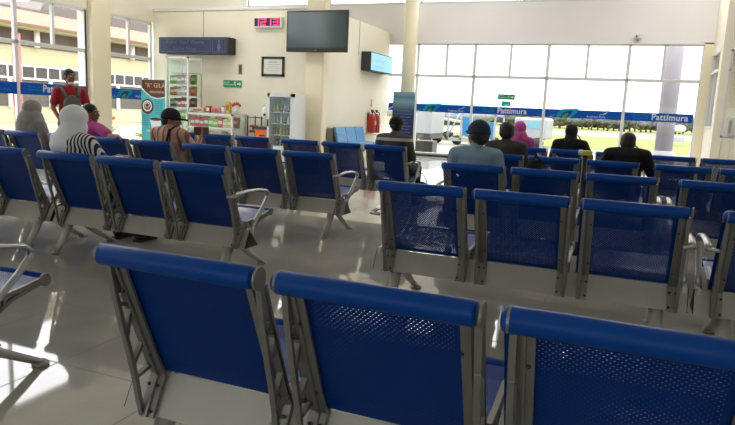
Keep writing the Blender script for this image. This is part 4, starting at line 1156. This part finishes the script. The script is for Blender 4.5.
for k in range(400): b.ell((-30 + 60 * random.random(), random.uniform(-1, 1), random.uniform(.5, .85)), (.5, .4, .4), sub=2)
o = b.build('undergrowth', MT['tree']); o.location = (0, 99, -.15); tag(o, 'continuous dull green undergrowth behind and between the trees beyond the runway', 'undergrowth', kind='stuff')
for k in range(72):
    t = thing('tree', 'low tree in the hazy row beyond the runway', 'tree', (-28 + k * .66, (88, 91, 94)[k % 3] + .0, -.15), 0, 'trees beyond the runway')
    o = link('crown', TREE[k % 4], t); o.rotation_euler.z = random.random() * 6; q = random.uniform(.85, 1.15); o.scale = (1, 1, q)
    link('trunk', TRK, t)
# exterior canopy column
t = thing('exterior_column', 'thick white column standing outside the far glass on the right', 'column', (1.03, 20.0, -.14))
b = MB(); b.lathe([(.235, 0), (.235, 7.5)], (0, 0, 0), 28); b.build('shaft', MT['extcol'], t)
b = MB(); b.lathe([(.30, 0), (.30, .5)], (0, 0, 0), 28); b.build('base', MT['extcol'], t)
# purple and white feather banner
t = thing('feather_flag', 'narrow purple and white flag standing outside by the white column', 'flag', (2.22, 25.0, -.14))
b = MB(); b.prism([(-.04, .5), (.12, .5), (.26, 1.35), (.20, 1.45)], -.01, .01, 'Y'); b.build('white_stripe', MT['white'], t)
b = MB(); b.prism([(.12, .5), (.22, .5), (.28, 1.3), (.26, 1.35)], -.01, .01, 'Y'); b.build('purple_field', mat('flag_purple', (.16, .08, .40), .7), t)
b = MB(); b.tube([(-.06, 0, 0), (-.06, 0, .5), (.19, 0, 1.5)], .012, 8, up=Vector((0, 1, 0))); b.build('mast', MT['alug'], t)
b = MB(); b.box(-.12, .12, -.12, .12, 0, .35, None, .02); b.build('base', MT['white'], t)
# ground power unit / dark grille box
t = thing('air_unit', 'dark grey slatted outdoor unit on the ground outside the glass', 'machine', (-5.95, 18.4, -.14))
b = MB(); b.box(0, .62, 0, .5, 0, .44, None, .01); b.build('case', MT['wall_grey'], t)
b = MB()
for k in range(7): b.box(.05, .57, -.012, 0, .05 + k * .055, .075 + k * .055)
b.build('grille', MT['dark'], t)
# passenger stair trucks and bus on the apron
def wheel(t, x, y, r=.28, zz=0):
    b = MB(); b.lathe([(r, 0), (r, .16)], (0, 0, 0), 20); o = b.build('wheel', MT['tyre'], t); o.rotation_euler = (PI / 2, 0, 0); o.location = (x, y, r + zz)
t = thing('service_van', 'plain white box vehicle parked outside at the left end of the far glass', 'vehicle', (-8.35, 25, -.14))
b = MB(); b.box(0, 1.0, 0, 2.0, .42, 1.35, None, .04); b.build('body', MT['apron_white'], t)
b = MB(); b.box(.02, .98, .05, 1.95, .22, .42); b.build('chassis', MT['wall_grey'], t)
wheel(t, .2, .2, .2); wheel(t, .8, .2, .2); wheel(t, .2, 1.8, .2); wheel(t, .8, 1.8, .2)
t = thing('parked_aircraft', 'white and pale cyan aircraft nose on the apron behind the boarding stairs', 'aircraft', (-9.3, 33, -.14), 0)
b = MB(); b.ell((0, 0, 1.35), (3.2, .95, .72)); b.box(-8, -.5, -.6, .6, 1.0, 1.6, None, .3); b.build('fuselage', MT['apron_white'], t)
b = MB(); b.ell((.6, -.2, 1.55), (2.3, .82, .50)); b.build('upper_fuselage', MT['palecyan'], t)
b = MB(); b.prism([(-1.2, 1.2), (1.7, .85), (1.8, .92), (-1.1, 1.3)], -2.2, -.6, 'Y'); b.build('wing', MT['alug'], t)
b = MB(); b.box(-1.0, 1.1, -1.2, -.9, .12, .34, None, .05); b.build('undercarriage_pod', MT['dark'], t)
wheel(t, -.6, -.9, .2); wheel(t, .8, -.9, .2)
t = thing('boarding_stairs', 'white boarding stairs with bright blue side panels outside the far glass', 'vehicle', (-6.95, 26, -.14), 0)
b = MB()
b.box(0, .07, 0, .07, .2, 1.4); b.tube([(0, 0, .25), (.55, 0, 1.38)], .03, 8, up=Vector((0, 1, 0))); b.box(.55, .62, 0, .07, .2, 1.4); b.box(0, 2.4, 0, .08, .16, .3); b.box(.6, 2.3, 0, .06, 1.24, 1.34); b.box(1.95, 2.02, 0, .06, .2, 1.3); b.box(2.3, 2.36, 0, .06, .2, 1.2)
b.build('frame', MT['apron_white'], t)
b = MB(); b.prism([(.64, .40), (1.45, .34), (1.45, 1.06), (.64, 1.20)], .02, .05, 'Y'); b.build('blue_panel', MT['apron_blue'], t)
b = MB(); b.prism([(1.5, .34), (1.93, .32), (1.93, .98), (1.5, 1.05)], .02, .05, 'Y'); b.build('blue_panel', MT['apron_blue'], t)
b = MB()
for k in range(6): b.box(.3 + k * .3, .6 + k * .3, .1, 1.2, .2 + k * .15, .23 + k * .15)
b.build('steps', MT['alug'], t)
wheel(t, .4, .3, .2); wheel(t, 2.0, .3, .2)
t = thing('apron_bus', 'white vehicle with a blue stripe parked right of the boarding stairs', 'vehicle', (-4.45, 27.6, -.14))
b = MB(); b.box(0, 1.35, 0, 2.5, .35, 1.25, None, .08); b.build('body', MT['apron_white'], t)
b = MB(); b.box(.12, .40, -.01, 0, .40, 1.1); b.build('blue_stripe', MT['apron_blue'], t)
b = MB(); b.box(.55, 1.2, -.01, 0, .8, 1.12); b.build('window', MT['palecyan'], t)
wheel(t, .3, .1, .22); wheel(t, 1.05, .1, .22)
t = thing('service_cart', 'tiny white cart far out on the airfield grass', 'vehicle', (2.9, 42, -.15))
b = MB(); b.ell((0, 0, 1.0), (.35, .3, .22)); b.build('canopy', MT['white'], t)
b = MB(); b.box(-.3, .3, -.2, .2, .2, .5); b.box(-.3, -.26, -.03, .03, .4, .95); b.box(.26, .3, -.03, .03, .4, .95); b.build('body', MT['alug'], t)
# left building
BX = -26
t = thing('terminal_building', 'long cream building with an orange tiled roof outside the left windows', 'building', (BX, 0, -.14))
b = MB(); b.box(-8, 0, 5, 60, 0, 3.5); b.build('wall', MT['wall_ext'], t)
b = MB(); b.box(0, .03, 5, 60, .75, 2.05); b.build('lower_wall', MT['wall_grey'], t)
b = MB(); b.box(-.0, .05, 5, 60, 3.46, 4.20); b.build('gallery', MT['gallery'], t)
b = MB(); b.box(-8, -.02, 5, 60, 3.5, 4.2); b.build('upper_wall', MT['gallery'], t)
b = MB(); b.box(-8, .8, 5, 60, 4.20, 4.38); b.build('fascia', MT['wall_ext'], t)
b = MB(); b.prism([(.9, 4.40), (-4.5, 5.75), (-4.5, 5.5), (.9, 4.28)], 5, 60, 'Y'); b.build('roof', MT['roof'], t)
b = MB(); b.prism([(0, .0), (-.01, 0), (-.01, 0.05)], 5, 5.1, 'Y'); b.bm.clear(); b.box(-4.7, -4.4, 5, 60, 5.5, 5.85); b.build('ridge', MT['roofgrey'], t)
for k in range(60):
    y = 12.2 + k * .72
    if y > 50: break
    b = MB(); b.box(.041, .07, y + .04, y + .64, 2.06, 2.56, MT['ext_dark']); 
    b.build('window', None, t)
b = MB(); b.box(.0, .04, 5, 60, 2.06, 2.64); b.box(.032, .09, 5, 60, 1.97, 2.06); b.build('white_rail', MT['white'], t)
for k in range(16):
    y = 12 + k * 2.2
    b = MB(); b.box(.04, .16, y, y + .14, .7, 2.0); b.build('pillar', MT['white'], t)
for k in range(12):
    y = 13 + k * 3.1
    b = MB(); b.lathe([(.13, 3.46), (.13, 4.2)], (.2, y, 0), 12); b.build('column', MT['lilac'], t)
t = thing('grey_roof_building', 'grey pitched roof rising behind the orange tiled roof', 'building', (-40, 34, -.14))
b = MB(); b.box(-6, 0, 0, 24, 0, 6.3); b.build('wall', MT['wall_grey'], t)
b = MB(); b.prism([(-.5, 6.2), (24.5, 6.2), (23, 8.0), (1, 8.0)], -6.5, .6, 'X'); b.build('roof', MT['roofgrey'], t)
t = thing('red_post', 'faded red post with a pale stripe outside the left windows', 'post', (-14, 11.5, -.14))
b = MB(); b.lathe([(.10, 0), (.10, 2.75)], (0, 0, 0), 16); b.build('shaft', MT['post_red'], t)
b = MB(); b.box(.06, .11, -.03, .03, 0, 2.7); b.build('stripe', MT['p_pink'], t)
def bush(label, x, y, h, fl=None):
    t = thing('garden_plant', label, 'plant', (x, y, -.14))
    b = MB(); b.lathe([(.02, 0), (.015, h * .6)], (0, 0, 0), 8); b.build('stem', MT['trunk'], t)
    b = MB()
    for k in range(26):
        a = random.random() * 6.28; el = random.uniform(.2, 1.3); L = h * random.uniform(.5, .9)
        d = V(math.cos(a) * math.cos(el), math.sin(a) * math.cos(el), math.sin(el)); s = d.cross(V(0, 0, 1)).normalized() * .04
        p0 = V(0, 0, h * .25); p1 = p0 + d * L * .5; p2 = p0 + d * L - V(0, 0, L * .12)
        vs = [b.bm.verts.new(q) for q in (p0, p1 + s, p2, p1 - s)]; b.bm.faces.new(vs)
    b.build('leaves', mat('leaf_' + str(round(x, 1)), (.16, .24, .04), .7), t)
    if fl:
        b = MB()
        for k in range(9): b.ell((random.uniform(-.25, .25), random.uniform(-.25, .25), h * random.uniform(.75, 1.)), .05, sub=2)
        b.build('flowers', fl, t)
bush('leafy yellow green plant outside at the left edge of the photo', -12.2, 9.0, 1.0)
bush('orange flowering plant outside beside the cream column', -11.9, 12.05, .85, MT['orange'])
bush('low yellow green plant outside behind the coffee poster', -12.3, 14.2, .8)

# ------------------------------------------------------------------ light
w = bpy.data.worlds.new('sky'); sc.world = w; w.use_nodes = True
nt = w.node_tree; bg = nt.nodes['Background']
tc = nt.nodes.new('ShaderNodeTexCoord'); sp = nt.nodes.new('ShaderNodeSeparateXYZ'); nt.links.new(tc.outputs['Generated'], sp.inputs[0])
cr = nt.nodes.new('ShaderNodeValToRGB')
cr.color_ramp.elements[0].position = .0; cr.color_ramp.elements[0].color = (.86, .95, 1, 1)
cr.color_ramp.elements[1].position = .35; cr.color_ramp.elements[1].color = (.97, .98, 1, 1)
nt.links.new(sp.outputs['Z'], cr.inputs[0]); nt.links.new(cr.outputs[0], bg.inputs[0])
mrw = nt.nodes.new('ShaderNodeMapRange')
for k_, v_ in (('From Min', .12), ('From Max', .55), ('To Min', 2.7), ('To Max', 7.0)): mrw.inputs[k_].default_value = v_
nt.links.new(sp.outputs['Z'], mrw.inputs['Value']); nt.links.new(mrw.outputs['Result'], bg.inputs[1])
sl = bpy.data.lights.new('sun', 'SUN'); sl.energy = 1.0; sl.angle = .02; sl.color = (1, .96, .88)
so = bpy.data.objects.new('sun', sl); COL.objects.link(so); so.rotation_euler = (math.radians(-12), math.radians(16), 0)
for X in (-8., -3.6, .8, 4.6):  # unseen fill panels added to brighten the hall, stronger toward the far end
    for Y in (-1.8, 2.4, 6.6, 10.4, 14.2):
        if X > 2 and Y > 13: continue
        if X < -6 and Y > 13: continue
        t = thing('fill_panel', 'added unseen fill light panel over the seating hall', 'lamp', (X, Y, ZC), 0, 'added fill light panels')
        b = MB(); b.box(-.66, .66, -.36, .36, -.06, 0, None, .01); b.build('frame', MT['white'], t)
        b = MB(); b.box(-.60, .60, -.30, .30, -.066, -.0605); b.build('diffuser', MT['paper'], t)
        al = bpy.data.lights.new('fill_lamp', 'AREA'); al.shape = 'RECTANGLE'; al.size = 1.2; al.size_y = .6; al.energy = {-1.8: 3, 2.4: 3, 6.6: 10, 10.4: 60, 14.2: 46}[Y]; al.color = (1, .97, .92)
        ao = bpy.data.objects.new('fill_lamp', al); COL.objects.link(ao); ao.location = (X, Y, ZC - .08)
sc.view_settings.view_transform = 'Standard'; sc.view_settings.look = 'None'
sc.view_settings.exposure = -0.15; sc.view_settings.gamma = 1.0; sc.view_settings.use_curve_mapping = False
sc.cycles.max_bounces = 10; sc.cycles.transparent_max_bounces = 24; sc.cycles.diffuse_bounces = 5; sc.cycles.glossy_bounces = 4
sc.cycles.use_denoising = True; sc.cycles.sample_clamp_indirect = 6
sc.cycles.caustics_reflective = False; sc.cycles.caustics_refractive = False
